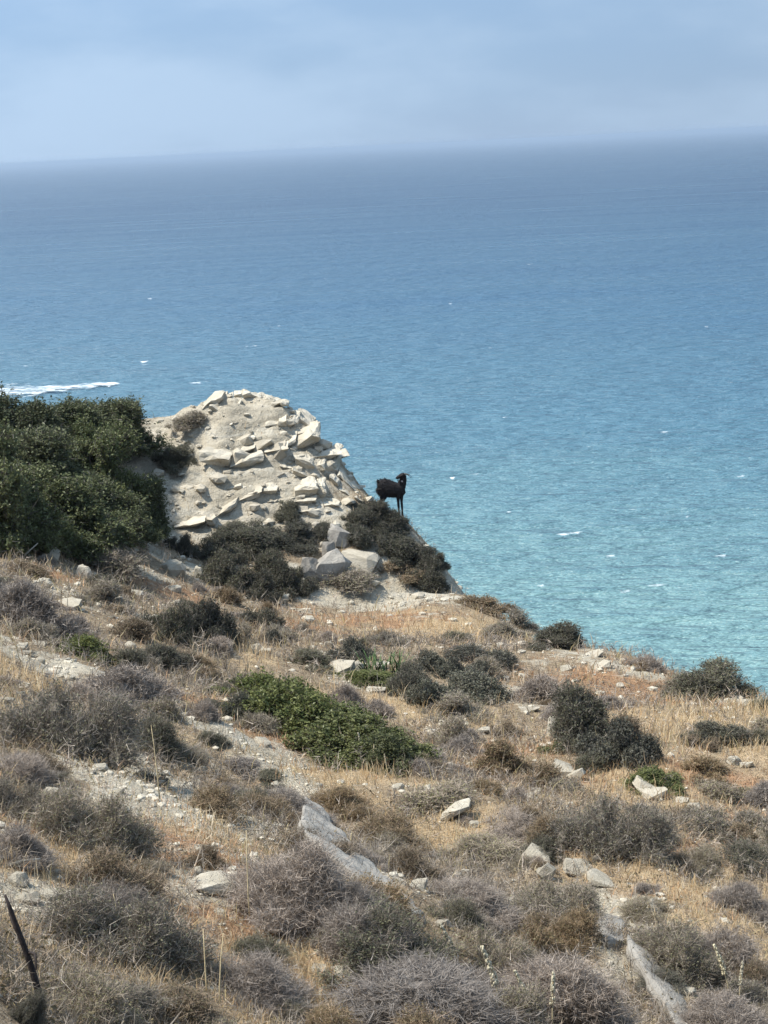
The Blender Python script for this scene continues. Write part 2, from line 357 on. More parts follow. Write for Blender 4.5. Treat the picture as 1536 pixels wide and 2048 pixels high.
def mat_foam():
    b = MatB('foam'); pos = b.node('ShaderNodeNewGeometry').outputs['Position']
    sp = b.node('ShaderNodeSeparateColor', {0: b.node('ShaderNodeAttribute', attribute_name='tone').outputs['Color']})
    n1 = b.noise(.55, 5, b.node('ShaderNodeMapping', {'Vector': pos, 'Scale': (.6, 1, 1)}).outputs[0], .65)
    al = b.ramp(b.math('ADD', b.math('MULTIPLY', n1, 2.6), b.math('SUBTRACT', sp.outputs[0], 1.75)), .0, .8)
    b.t.links.new(al, b.p.inputs['Alpha'])
    return b.set(color=(.80, .84, .85), rough=.8, spec=.2)
M_FOAM = mat_foam()

# ------------------------------------------------------------------ the setting
vi = np.arange(XX.size).reshape(XX.shape)
quads = np.stack([vi[:-1, :-1], vi[:-1, 1:], vi[1:, 1:], vi[1:, :-1]], -1).reshape(-1, 4)
me = mesh_np('hillside', np.stack([XX, YY, ZZ], -1).reshape(-1, 3), quads, np.stack([SOIL, GOLD, RUST, np.ones_like(SOIL)], -1).reshape(-1, 4), True, M_GROUND, True)
tag(link(bpy.data.objects.new('hillside', me)), 'dry stony hillside falling towards the sea', kind='structure')

sy = np.r_[np.linspace(40, 1200, 60), np.geomspace(1300, 110000, 30)]; sxv = np.r_[-np.geomspace(60000, 300, 24), np.linspace(-250, 250, 21), np.geomspace(300, 60000, 24)]
SX, SY = np.meshgrid(sxv, sy); SZ = np.full_like(SX, SEA_Z)
vi = np.arange(SX.size).reshape(SX.shape)
quads = np.stack([vi[:-1, :-1], vi[:-1, 1:], vi[1:, 1:], vi[1:, :-1]], -1).reshape(-1, 4)
tag(link(bpy.data.objects.new('sea', mesh_np('sea', np.stack([SX, SY, SZ], -1).reshape(-1, 3), quads, None, True, M_SEA, True))), 'open blue sea turning turquoise near the shore', kind='structure')

# white water: flat ragged lumps of foam lying on the waves
def ico(sub):
    bm = bmesh.new(); bmesh.ops.create_icosphere(bm, subdivisions=sub, radius=1)
    v = np.array([q.co[:] for q in bm.verts]); f = np.array([[q.index for q in p.verts] for p in bm.faces]); bm.free()
    return v, f
ICO1 = ico(1); ICO2 = ico(2)
fv, ff, fc = [], [], []
def foam_sheet(x0, y0, x1, y1, dpt, strength):
    """a torn sheet of foam from one point of the water to another, dpt metres deep, domed a little like the crest it rides on"""
    P = []
    for (x, y) in ((x0, y0), (x1, y1)):
        v = ray(x, y); t = SEA_Z / v.z; P.append(np.array((v.x * t, v.y * t)))
    nu, nv = max(8, int(np.linalg.norm(P[1] - P[0]) / .8)), 9; ax = (P[1] - P[0]); nr = np.array((-ax[1], ax[0])) / np.linalg.norm(ax)
    off = sum(len(q) for q in fv); V, C = [], []
    for i in range(nu + 1):
        u = i / nu; mid = P[0] + ax * u + nr * .25 * dpt * float(vnoise(np.array(u * 5.), np.array(x0 * .1), 8))
        wd_ = dpt * (.45 + .55 * math.sin(math.pi * min(1, u * 1.05 + .05)) ** .6)
        for j in range(nv + 1):
            w = j / nv * 2 - 1; q = mid + nr * w * wd_ * .5; V.append((q[0], q[1], SEA_Z + .12 + .55 * (1 - w * w)))
            C.append((strength * (1 - abs(w) ** 1.6) * min(1, 6 * u + .05, 5 * (1 - u) + .02), 0, 0, 1))
    q = np.arange(len(V)).reshape(nu + 1, nv + 1) + off
    ff.append(np.stack([q[:-1, :-1], q[:-1, 1:], q[1:, 1:], q[1:, :-1]], -1).reshape(-1, 4)); fv.append(np.array(V)); fc.append(np.array(C))
foam_sheet(-90, 789, 150, 779, 30, .78); foam_sheet(60, 782, 240, 771, 20, .82); foam_sheet(-90, 796, 130, 788, 14, .75); foam_sheet(190, 774, 240, 769, 9, 1.2); foam_sheet(-60, 776, 120, 768, 8, .5)
for (x, y, w, st_) in ((290,727,20,1.2),(288,733,16,.9),(268,748,10,.7),(905,962,13,1.15),(1018,1031,12,1.0),(1140,1075,70,.72),(1130,1077,26,.95),(1262,1028,46,.68),(495,697,46,.6),(395,770,56,.85),
                      (1060,531,16,.8),(1436,535,12,.8),(1413,657,10,.9),(1318,1180,64,.66),(1400,387,12,.6),(948,955,30,.6),(1250,1190,30,.5),(1345,455,10,.6),(690,640,12,.5),(1180,900,16,.5),(60,735,30,.55),(120,700,16,.5),(560,655,14,.7),(830,760,16,.7),(1010,840,14,.75),(1460,770,20,.75),(1330,870,22,.7),(1480,960,24,.7),(1090,980,18,.75),(1220,1120,26,.75),(1440,1120,30,.75),(980,700,12,.7),(1240,700,12,.75),(300,600,14,.7),(650,560,12,.65),(1150,445,12,.65),(900,610,10,.7),(1380,1040,26,.7),(1080,1180,20,.7)):
    foam_sheet(x - w * .5, y + w * .03, x + w * .5, y - w * .06, max(1.6, w * .05), st_ * .9)
tag(link(bpy.data.objects.new('sea_foam', mesh_np('sea_foam', np.concatenate(fv), np.concatenate(ff), np.concatenate(fc), True, M_FOAM, True))), 'white foam of breakers and whitecaps on the sea', kind='stuff')

# ------------------------------------------------------------------ rocks
def rock_mesh(name, seed, mat, npts=22, flat=1.0, rough=.05, boxy=.75):
    """angular broken stone: hull of points pushed towards a box, split edges, roughened; about 1 x 1 x 1"""
    r = random.Random(seed); bm = bmesh.new()
    for k in range(npts):
        v = Vector((r.uniform(-1, 1), r.uniform(-1, 1), r.uniform(-1, 1)))
        mxc = max(abs(v.x), abs(v.y), abs(v.z)); v = v / (mxc * boxy + v.length * (1 - boxy)) * .5 * r.uniform(.82, 1.0)
        bm.verts.new(v)
    res = bmesh.ops.convex_hull(bm, input=bm.verts)
    bmesh.ops.delete(bm, geom=[v for v in bm.verts if not v.link_faces], context='VERTS')
    bmesh.ops.bevel(bm, geom=list(bm.edges), offset=.010, segments=1, affect='EDGES', profile=.5)
    bmesh.ops.triangulate(bm, faces=bm.faces)
    bmesh.ops.subdivide_edges(bm, edges=[e for e in bm.edges if e.calc_length() > .28], cuts=1, use_grid_fill=True)
    for v in bm.verts:
        o = v.co * 3.1 + Vector((seed * 1.7, seed * .3, 0))
        v.co += v.co.normalized() * (mnoise.noise(o) * rough + mnoise.noise(o * 3.3) * rough * .5)
        v.co.z *= flat
    bmesh.ops.triangulate(bm, faces=bm.faces)
    me = bpy.data.meshes.new(name); bm.to_mesh(me); bm.free(); me.materials.append(mat)
    return me
SLABS = [rock_mesh('slab', 100 + k, M_ROCK, 18, 1, .03, .92) for k in range(7)]
BOULD = [rock_mesh('boulder', 200 + k, M_ROCK, 34, 1, .07, .45) for k in range(6)]
GREYB = [rock_mesh('grey_boulder', 300 + k, M_GREYROCK, 26, 1, .06, .65) for k in range(4)]
LONG = [rock_mesh('long_slab', 400 + k, M_GREYROCK, 40, 1, .09, .7) for k in range(2)]
rk = random.Random(5)
REG, SMALL = [], []                                      # named things and small things, told apart at the end
def proj(p):
    v = Vector(p); return 768 + F * v.dot(right) / v.dot(fwd), 1024 - F * v.dot(up) / v.dot(fwd)
def place_rock(name, px, py, w, h, meshes, parent=None, deep=1.0, tilt=8, rz=None, sink=.25, lean=0.0, yaw=25):
    """a stone whose middle shows at px, py and which measures w x h there (in photograph pixels)"""
    g = hit(px, py + h * (.5 - sink * .6)) or hit(px, py + h * .5 + 4) or hit(px, py + h * .5 + 12)
    if g is None: return None
    s = g.length / F
    o = bpy.data.objects.new(name, rk.choice(meshes)); link(o, parent)
    W_, H_ = w * s * 1.08, h * s * (1 + sink)
    o.scale = (W_, W_ * deep * rk.uniform(.75, 1.1), H_)
    o.rotation_euler = (R(rk.uniform(-tilt, tilt)), R(lean + rk.uniform(-tilt, tilt)), rz if rz is not None else R(rk.uniform(-yaw, yaw)) + rk.choice((0, math.pi)))
    o.location = g + Vector((0, W_ * deep * .28, H_ * (.5 - sink)))
    return o

crag_root = empty('rock_outcrop', hit(520, 1000))
tag(crag_root, 'pale crag of broken limestone slabs rising above the sea at the headland tip', 'rock outcrop')
def crag_piece(*a, **k):
    o = place_rock('slab', *a, **k)
    if o is not None:
        o.parent = crag_root; o.matrix_parent_inverse = Matrix.Translation(-crag_root.location)
CR = [(430,803,62,30,10),(420,790,34,22,-4),(452,787,44,24,-14),(487,784,44,20,-16),(512,797,40,20,8),(470,800,50,20,0),(553,808,40,12,4),(540,815,30,10,4),(430,822,36,20,30),(412,826,18,26,20),(425,845,30,10,-20),
 (490,882,46,24,-14),(528,893,52,24,-8),(545,874,30,9,0),(515,868,36,9,-6),(458,908,62,14,-8),(430,914,50,12,-6),(408,914,26,10,5),(483,915,42,30,-22),(500,938,34,26,5),(520,921,26,34,15),(553,905,40,36,-30),(535,925,30,26,10),(588,888,20,34,12),
 (620,876,38,34,10),(612,893,30,18,8),(600,905,22,22,-5),(575,905,22,34,0),(597,920,28,18,0),(676,907,52,22,-4),(655,913,40,14,6),(640,902,30,14,0),(652,938,34,20,12),(640,945,26,14,-20),(612,975,30,36,-8),(637,984,34,44,4),(600,998,22,16,0),(590,978,26,10,-10),
 (478,985,44,22,-28),(503,994,40,16,-14),(470,1012,26,24,20),(490,1025,34,22,-8),(459,1028,20,12,-8),(436,1040,40,12,-20),(512,1051,38,18,0),(540,985,22,9,0),(532,975,20,8,10),(620,1026,56,28,0),(606,1022,24,24,14),(640,1030,24,22,-10),(525,1035,18,9,0),(542,1003,18,9,0),(570,990,18,8,0),
 (420,1005,24,9,-12),(395,1018,26,10,-20),(365,1030,24,12,-14),(345,1048,34,10,-24),(380,1062,36,14,-10),(330,1035,18,10,0),(355,985,16,10,0),(318,955,16,14,20),(305,935,18,12,-10),(325,965,26,12,-14),(298,905,14,10,0),(312,875,14,10,0),(335,850,16,10,0),
 (664,960,26,10,20),(690,975,16,8,20),(700,990,16,8,30),(560,845,20,8,0),(585,835,22,8,10),(600,850,20,12,20),(636,900,22,16,0),(455,945,26,10,0),(475,955,30,12,0),(560,950,20,8,0),
 (585,826,34,22,12),(622,856,32,28,18),(640,884,26,20,10),(668,926,30,16,12),(700,958,26,14,20),(722,985,26,12,20),(508,785,30,14,10),(735,1000,22,10,20),(655,1000,30,22,0),(575,935,30,18,-6),(548,935,26,22,8),(460,925,30,14,0),(428,924,30,12,0)]
for (x, y, w, h, le) in CR:
  if rk.random() < .34: crag_piece(x, y, w * .9, h * .75, SLABS if h < 26 or w > 34 else SLABS + BOULD, lean=le, deep=1.0, tilt=7, sink=.34)
def block_mesh(seed, p, mat=None):
    """a broken block of bedded rock: hull of jittered corners and edge points, faces roughened"""
    r = random.Random(seed); bm = bmesh.new(); ctr = sum(p, Vector()) / 8; E = ((0, 1), (1, 2), (2, 3), (3, 0), (4, 5), (5, 6), (6, 7), (7, 4), (0, 4), (1, 5), (2, 6), (3, 7))
    for k, q in enumerate(p):
        f = r.uniform(.58, 1.02); bm.verts.new(ctr + (q - ctr) * f)
    for a_, b_ in E:
        t = r.uniform(.25, .75); q = p[a_].lerp(p[b_], t); bm.verts.new(ctr + (q - ctr) * r.uniform(.80, 1.12))
    bmesh.ops.convex_hull(bm, input=bm.verts)
    bmesh.ops.delete(bm, geom=[v for v in bm.verts if not v.link_faces], context='VERTS')
    for _ in range(2):
        bmesh.ops.subdivide_edges(bm, edges=[e for e in bm.edges if e.calc_length() > .12], cuts=1, use_grid_fill=True); bmesh.ops.triangulate(bm, faces=bm.faces)
    bm.normal_update()
    for q in bm.verts:
        o = q.co * 4.0 + Vector((seed * 3.1, 0, seed)); q.co += q.normal * (mnoise.noise(o) * .06 + mnoise.noise(o * 2.6) * .035) - Vector((0, 0, .02 * mnoise.noise(o * 5)))
    return bm_mesh('ledge_block', bm, mat or M_ROCK, False)
def ledge(line, thick, depth, bw, dip=0.0, over=.10, proud=-.04):
    """a broken bed of rock: blocks side by side along a line of the crag, their tops nearly level, fronts undercut"""
    xs = [q[0] for q in line]; ys = [q[1] for q in line]; x = xs[0]; k = 0
    while x < xs[-1] - 4:
        w = min(bw * rk.uniform(.6, 2.4), xs[-1] - x); xa, xb = x, x + w; x = xb + rk.uniform(.4, 1.8); k += 1
        ya, yb = np.interp(xa, xs, ys), np.interp(xb, xs, ys); jy = rk.uniform(-5, 8)
        th = thick * rk.uniform(.38, .95)
        g = hit((xa + xb) / 2, (ya + yb) / 2 + jy + th * .75) or hit((xa + xb) / 2, (ya + yb) / 2 + th + 10)
        if g is None: continue
        d = g.y - proud + rk.uniform(-.10, .10); dep = depth * rk.uniform(.8, 1.2); c = ray((xa + xb) / 2, ya) * d
        ta, tb = ray(xa, ya + jy + rk.uniform(-2, 2)) * d, ray(xb, yb + jy + rk.uniform(-2, 2)) * (d + rk.uniform(-.05, .08)); ba, bb_ = ray(xa + rk.uniform(-1, 2), ya + jy + th) * (d + over), ray(xb - rk.uniform(-1, 2), yb + jy + th) * (d + over + rk.uniform(0, .08))
        bk_ = Vector((rk.uniform(-.06, .06), dep, dep * (.10 + dip) + rk.uniform(-.04, .04)))
        P_ = [ba, bb_, bb_ + bk_ * 1.0, ba + bk_ * 1.0, ta, tb, tb + bk_, ta + bk_]
        ctr = sum(P_, Vector()) / 8
        o = link(bpy.data.objects.new('ledge_block', block_mesh(k * 7.3 + xs[0], [q - ctr for q in P_])), crag_root); o.location = ctr - crag_root.location
for args in (([(430,862),(480,856),(540,846),(590,842)], 11, .6, 34, .1), ([(400,945),(450,955),(520,958),(600,950)], 11, .6, 36, .1), ([(420,982),(470,970),(530,960)], 10, .5, 30, .1), ([(560,1006),(600,1000),(680,1002)], 12, .5, 30, .05), ([(660,955),(700,985),(735,1002)], 12, .5, 22, 0, .1, .08),
             ([(556,845),(600,842),(634,862)], 30, .8, 24, .05, .12, .12), ([(588,915),(640,925),(682,936)], 24, .7, 26, .05, .12, .10), ([(560,925),(600,940),(640,955)], 16, .6, 26, .05, .12, .06), ([(404,818),(425,800),(450,794)], 22, .5, 20, .05), ([(440,797),(470,788),(500,790)], 15, .5, 20, .0), ([(500,790),(530,800),(578,812)], 10, .5, 22, .0), ([(415,815),(450,812),(480,803)], 12, .4, 22, .1), ([(400,913),(450,921),(482,924),(505,905),(540,906),(575,900),(603,884),(642,866)], 26, 1.0, 31, .10, .24, .20), ([(440,912),(500,893),(560,886),(600,872)], 13, .8, 34, .14, .12, .10), ([(462,884),(510,872),(550,871),(590,860),(625,858)], 14, .8, 38, .1, .12, .08),
             ([(612,915),(640,903),(703,905)], 15, .8, 44, 0, .25, .15), ([(345,1052),(400,1036),(440,1036),(470,1008),(520,987),(565,986)], 13, .6, 30, .08, .14, .10), ([(588,982),(620,966),(655,978)], 30, .8, 26, .05, .12, .10), ([(592,1020),(650,1018)], 24, .6, 40, .05, .1, .10),
             ([(640,935),(672,940),(715,985)], 13, .5, 20, 0), ([(455,1040),(500,1048),(535,1050)], 14, .4, 22, 0), ([(310,960),(340,972),(370,985)], 8, .3, 16, 0), ([(420,835),(445,845),(480,838)], 9, .4, 22, .1)):
    ledge(*args)
for k in range(60):
    x = rk.uniform(330, 720); y = rk.uniform(800, 1060)
    g = hit(x, y)
    if g is None or samp(crag, g.x, g.y) < .3: continue
    crag_piece(x, y, rk.uniform(6, 14), rk.uniform(3, 7), SLABS, lean=rk.uniform(-20, 20), deep=.9, tilt=12)

ROCKS = [  # px, py, w, h, meshes, lean, label
 (676,1078,44,36,GREYB,25,'smooth grey boulder leaning against the dark bush under the goat'),
 (660,1106,26,40,GREYB,4,'upright grey block wedged below the leaning grey boulder'),
 (619,1140,30,46,GREYB,-6,'upright grey slab at the left of the boulder heap below the goat'),
 (662,1143,72,56,GREYB,-30,'broad grey boulder at the centre of the heap below the goat'),
 (722,1128,66,36,SLABS,-10,'white slab at the right end of the boulder heap below the goat'),
 (700,1150,40,22,SLABS,10,'low white slab under the right end of the boulder heap'),
 (166,1150,36,32,BOULD,0,'rounded white boulder beside a grey thorn shrub below the green thicket'),
 (101,1113,36,22,SLABS,10,'tilted grey stone at the lower edge of the green thicket'),
 (348,1140,50,34,BOULD,-20,'pale blocky rock on the path below the crag'),
 (396,1148,22,26,BOULD,0,'small pale rock beside the big dark bush under the crag'),
 (230,1208,32,18,SLABS,14,'angular white rock at the foot of a grey thorn shrub, upper left'),
 (268,1190,34,12,SLABS,12,'flat pale slab below the grey shrub on the upper left'),
 (140,1210,40,14,SLABS,-5,'low pale slab left of the angular white rock, upper left'),
 (95,1170,20,16,BOULD,0,'small round pale stone left of the rounded white boulder'),
 (616,1240,26,13,BOULD,0,'bright white stone alone on the reddish ground left of centre'),
 (571,1202,14,24,SLABS,4,'thin upright pale stone under the dark bushes'),
 (531,1303,26,8,SLABS,0,'flat white stone in the grass above the green bush'),
 (680,1338,56,18,SLABS,4,'flat pale slab above the green bush at the centre'),
 (712,1334,30,14,SLABS,-8,'pale slab touching the flat one above the green bush'),
 (752,1382,40,8,SLABS,-4,'thin white flat stone at the edge of golden grass, centre'),
 (1105,1456,20,44,SLABS,-4,'yellowish upright stone at the left of the big olive bush'),
 (1128,1543,46,26,SLABS,34,'grey-white tilted slab below the big olive bush'),
 (1152,1556,44,18,SLABS,30,'lower pale slab beside the tilted one below the olive bush'),
 (1290,1578,40,26,SLABS,28,'white rock with a dark cleft by the small bright green bush'),
 (1310,1592,50,22,SLABS,24,'white lower rock below the cleft rock by the bright green bush'),
 (914,1631,60,28,SLABS,-8,'jagged white rock in the golden grass at lower centre'),
 (950,1652,24,14,BOULD,0,'small grey stone right of the jagged white rock'),
 (1075,1722,52,40,SLABS,40,'bright white broken rock under a dark green shrub, lower right'),
 (1095,1750,36,30,SLABS,45,'grey-white rock at the lower end of the bright broken rock'),
 (1160,1742,62,24,SLABS,24,'cream flat slab right of the bright broken rock, lower right'),
 (1205,1768,60,18,SLABS,20,'low grey slab continuing right from the cream flat slab'),
 (1305,1822,40,26,BOULD,20,'rounded grey rock beside reddish leaves, lower right'),
 (1518,1988,56,26,BOULD,10,'white rounded rock at the right edge near the bottom'),
 (1180,2042,70,22,SLABS,0,'pale slab at the bottom edge right of centre'),
 (425,1782,86,28,SLABS,6,'wide pale rock on the russet ground, lower left'),
 (396,1745,26,15,BOULD,0,'bright white stone above the wide pale rock, lower left'),
 (36,1765,40,24,BOULD,0,'rounded cream stone at the left edge above the charred stick'),
 (125,1812,64,22,SLABS,-10,'bright cream slab left of the grey thorn bush, lower left'),
 (100,1798,44,20,SLABS,0,'grey flat stone behind the bright cream slab, lower left'),
 (72,1625,24,18,BOULD,0,'white stone between two dark shrubs at the left'),
 (86,1642,22,12,SLABS,0,'small white stone below the one between the dark shrubs'),
 (100,1592,36,22,BOULD,0,'pinkish stone behind the dark thorn shrub at the left'),
 (20,1484,56,18,SLABS,24,'long pale rock at the left edge below the round thorn shrub'),
 (40,1392,22,14,BOULD,0,'white stone behind the round thorn shrub at the left'),
 (268,1490,26,12,SLABS,0,'pale flat stone in the bare patch left of centre'),
 (1470,1524,26,18,BOULD,0,'pinkish stone in the dry grass at the right'),
 (1495,1532,26,12,SLABS,24,'flat stone beside the pinkish one at the right'),
 (850,1582,26,10,SLABS,-20,'pale thin stone in brown scrub left of the jagged white rock'),
 (702,1581,14,9,BOULD,0,'tiny bright white stone below the green bush'),
 (906,1540,30,16,SLABS,-18,'angular pale stone in brown scrub right of the green bush'),
 (1062,1598,30,8,SLABS,0,'white flat stone over a mauve shrub, right of centre'),
 (1365,1603,26,7,SLABS,0,'thin white stone in russet grass, right'),
 (1312,1512,26,7,SLABS,0,'thin white stone right of the grey round bush'),
 (1132,1338,22,12,SLABS,0,'pale stone on the slope under the skyline bush'),
 (1190,1310,30,8,SLABS,12,'pale ledge stone on the skyline right of the leafy bush'),
 (858,1466,26,9,SLABS,-8,'cream stone in the golden grass at the centre'),
 (895,1450,36,9,SLABS,0,'low cream stone under a grey-green bush at the centre'),
 (1060,1420,40,10,SLABS,0,'pale slab in the dry grass between two bushes'),
 (300,1900,22,14,BOULD,0,'pale stone in the shade of the large thorn bush, lower left'),
 (555,1850,24,12,BOULD,0,'pale stone beside the brown dead leaves, lower centre'),
 (640,1945,36,12,SLABS,8,'pale stone at the lower centre on straw litter'),
 (880,1130,18,14,SLABS,0,'pale stone on the skyline right of the dark bush'),
 (935,1168,34,12,SLABS,24,'pale ledge on the skyline below the goat'),
 (1000,1205,20,9,SLABS,24,'small ledge on the skyline above a brown shrub'),
 (1420,1388,60,14,SLABS,10,'pale bare rock at the right skyline under the green bush'),
 (1500,1412,44,14,SLABS,10,'pale bare rock at the right edge on the skyline'),
]
for (x, y, w, h, ms, le, lab) in ROCKS:
    heap = 'heap' in lab or 'leaning' in lab
    o = place_rock('rock', x, y, w * (1.15 if heap else 1), h * (1.1 if heap else 1), ms, lean=le, tilt=5, sink=.06 if heap else .25)
    if o is not None: tag(o, lab, 'rock'); REG.append((o.location.copy(), lab))

# the two long half-buried slabs of the foreground
def flat_slab(outline, lift0, lift1, thick, seed, label):
    """a tilted planar slab breaking out of the slope, with a rough worn top and broken edges"""
    H_ = np.array([hit(x, y + 6) for x, y in outline]); A = np.c_[H_[:, :2], np.ones(len(H_))]; co = np.linalg.lstsq(A, H_[:, 2], rcond=None)[0]
    base = H_.mean(0); n = len(H_); t = (H_[:, 0] - H_[:, 0].min()) / np.ptp(H_[:, 0])
    z = A @ co + lift0 + (lift1 - lift0) * t
    bm = bmesh.new(); top = [bm.verts.new(Vector((H_[k, 0], H_[k, 1], z[k])) - Vector(base)) for k in range(n)]
    f = bm.faces.new(top); ex = bmesh.ops.extrude_face_region(bm, geom=[f])
    for q in ex['geom']:
        if isinstance(q, bmesh.types.BMVert): q.co.z -= thick
    bmesh.ops.recalc_face_normals(bm, faces=bm.faces)
    bmesh.ops.triangulate(bm, faces=bm.faces)
    for _ in range(4): bmesh.ops.subdivide_edges(bm, edges=[e for e in bm.edges if e.calc_length() > .045], cuts=1, use_grid_fill=True); bmesh.ops.triangulate(bm, faces=bm.faces)
    bm.normal_update()
    for q in bm.verts:
        o = q.co * 3 + Vector((seed, 0, 0)); pit = mnoise.noise(o * 6)
        q.co += q.normal * (mnoise.noise(o) * .035 + mnoise.noise(o * 2.7) * .028 + (pit - .2) * .008 * (1 if pit > .2 else .3) + mnoise.noise(o * 14) * .004)
    for _ in range(2): bmesh.ops.smooth_vert(bm, verts=bm.verts, factor=.5, use_axis_x=True, use_axis_y=True, use_axis_z=True)
    o = link(bpy.data.objects.new('rock_slab', bm_mesh('rock_slab', bm, M_GREYROCK, False))); o.location = base
    return tag(o, label, 'rock')
flat_slab([(612,1640),(640,1652),(680,1688),(730,1728),(780,1772),(828,1822),(850,1856),(798,1862),(742,1820),(688,1782),(650,1748),(612,1704),(603,1672)], .22, .09, .5, 3, 'long grey slab of rock lying diagonally between thorn shrubs, lower centre')
flat_slab([(1183,1832),(1222,1824),(1250,1848),(1252,1888),(1216,1892),(1186,1864)], .07, .05, .45, 7, 'blocky grey slab at the upper end of the lower right ridge of rock')
flat_slab([(1254,1888),(1284,1904),(1330,1944),(1368,1988),(1400,2075),(1362,2080),(1330,2030),(1300,1985),(1280,1950),(1258,1918)], .11, .02, .45, 9, 'long grey slab of rock half buried at the lower right')

# gravel too fine to count, and loose stones
def polar(n, dmin, dmax, power, spread=.30):
    """points on the hillside, thinner with distance"""
    u = rng.random(n); e = 1 - power
    d = (dmin ** e + u * (dmax ** e - dmin ** e)) ** (1 / e)
    x = d * (rng.random(n) * 2 - 1) * spread
    return x, d
def scatter_blobs(name, n, keep, size, label, mat):
    x, y = polar(n, 6.0, 46, 1.15)
    k = rng.random(n) < keep(x, y); x, y = x[k], y[k]; n = len(x); z = ground(x, y)
    base, tri = ICO1; m_ = len(base)
    s = size[0] * (size[1] / size[0]) ** (rng.random(n) ** 2.2) * np.clip(y / 14, .7, 2.2)
    sc = s[:, None] * (.6 + .7 * rng.random((n, 3))) * np.array((1, 1, .6))
    an = rng.random(n) * 6.283; ca, sa = np.cos(an), np.sin(an)
    V = base[None] * (.72 + .5 * rng.random((n, m_, 1))) * sc[:, None, :]
    V = np.stack([V[..., 0] * ca[:, None] - V[..., 1] * sa[:, None], V[..., 0] * sa[:, None] + V[..., 1] * ca[:, None], V[..., 2]], -1)
    V += np.stack([x, y, z + s * .15], -1)[:, None, :]
    T = (tri[None] + (np.arange(n) * m_)[:, None, None]).reshape(-1, 3)
    tag(link(bpy.data.objects.new(name, mesh_np(name, V.reshape(-1, 3), T, None, False, mat))), label, kind='stuff')
scatter_blobs('scree', 10000, lambda x, y: np.clip(samp(crag, x, y) * 1.3 + .9 * samp(SOIL, x, y) * (y > 36), 0, 1) * (fbm(x / .7, y / .7, 71, 3) > -.05), (.03, .10), 'broken scree lying on the slopes of the crag', M_ROCK)
scatter_blobs('gravel', 26000, lambda x, y: .14 + .55 * samp(SOIL, x, y), (.010, .05), 'pale gravel and broken stone strewn over the slope', M_ROCK)

STN = 0
for k in range(2000):
    if STN >= 170: break
    x, y = polar(1, 6.5, 42, 1.3); x, y = float(x[0]), float(y[0])
    if rk.random() > .25 + .7 * float(samp(SOIL, x, y)): continue
    if abs(x) > y * .225: continue
    z = float(ground(x, y)); STN += 1
    o = link(bpy.data.objects.new('stone', rk.choice(BOULD + SLABS)))
    s = rk.uniform(.05, .16) * (0.7 + y / 28); o.scale = (s, s * rk.uniform(.6, 1), s * rk.uniform(.4, .7))
    o.rotation_euler = (R(rk.uniform(-15, 15)), R(rk.uniform(-15, 15)), rk.uniform(0, 6.28)); o.location = (x, y, z + s * .1)
    reg = ('the foreground scrub' if y < 15 else 'the middle slope' if y < 30 else 'the ground below the crag')
    tag(o, 'small loose pale stone lying in ' + reg, 'stone', 'small loose stones in ' + reg); SMALL.append((o, 'small loose pale stone'))

# ------------------------------------------------------------------ plants
def dome_lobes(r, n, rad, h=.62, rx=.5):
    """an uneven heap: lobes of different size, some standing out at the side or top"""
    out = [(r.normal() * .08, r.normal() * .08, h * .30, rx * .44)]
    a0 = r.random() * 6.283; sq = .6 + .4 * r.random()
    for k in range(n):
        a = r.random() * 6.283; q = r.random() ** .6 * rx * .98; zz = h * (1 - .75 * (q / rx)) * (.2 + .8 * r.random() ** 1.3)
        x, y = q * math.cos(a), q * math.sin(a) * sq
        out.append((x * math.cos(a0) - y * math.sin(a0), x * math.sin(a0) + y * math.cos(a0), max(rad * .15, zz - rad * .7), rad * (.4 + 1.0 * r.random() ** 1.4) * (1 - .35 * q / rx)))
    return np.array(out)
def norm(v): return v / (np.linalg.norm(v, axis=-1, keepdims=True) + 1e-9)
def sprigs(r, p, d, tone, ln, wd, kids, leaf, lsz, off):
    """each sprig is a thin stem with side twigs and, on leafy plants, leaves along it"""
    V, T, C = [], [], []; n = len(p)
    def add(v, ix, t, g):
        nonlocal off
        V.append(v.reshape(-1, 3)); m_ = v.shape[1]
        base = (np.arange(len(v)) * m_)[:, None] + off
        for tri in ix: T.append(base + np.array([tri]))
        tt = np.repeat(np.clip(t, 0, 1), m_); C.append(np.c_[tt, np.full_like(tt, g), 0 * tt, 0 * tt + 1]); off += len(v) * m_
    def blade(a, dd, l_, w_, t):
        side = norm(np.cross(dd, r.normal(size=dd.shape))); add(np.stack([a - side * w_, a + side * w_, a + dd * l_ + r.normal(size=dd.shape) * l_ * .10], 1), [(0, 1, 2)], t, 0.)
    l_ = ln * (.45 + .9 * r.random((n, 1)) ** 1.5); blade(p, d, l_, wd * (.7 + .6 * r.random((n, 1))), tone + .1 * r.normal(size=n))
    for k in range(kids):
        f = .15 + .8 * r.random((n, 1)); kd = norm(d * .7 + r.normal(size=(n, 3)) * .75)
        if leaf > 0 and k / max(1, kids) < leaf:
            for q in range(2 if leaf > .5 else 1):
                nn = norm(r.normal(size=(n, 3)) + np.array((0, 0, .9))); c = p + d * l_ * (.2 + .9 * r.random((n, 1))) + r.normal(size=(n, 3)) * lsz[0] * .9
                t1 = norm(np.cross(nn, r.normal(size=(n, 3)))); t2 = np.cross(nn, t1); sz = .6 + .7 * r.random((n, 1))
                L_, W_ = t1 * lsz[0] * sz, t2 * lsz[1] * sz; e = nn * lsz[1] * .35
                add(np.stack([c - L_, c - W_ + e, c + L_, c + W_ + e], 1), [(0, 1, 2), (0, 2, 3)], tone + .14 * r.normal(size=n), 1.)
        else: blade(p + d * l_ * f, kd, l_ * (.3 + .5 * r.random((n, 1))), wd * .75, tone + .14 * r.normal(size=n))
    return V, T, C, off
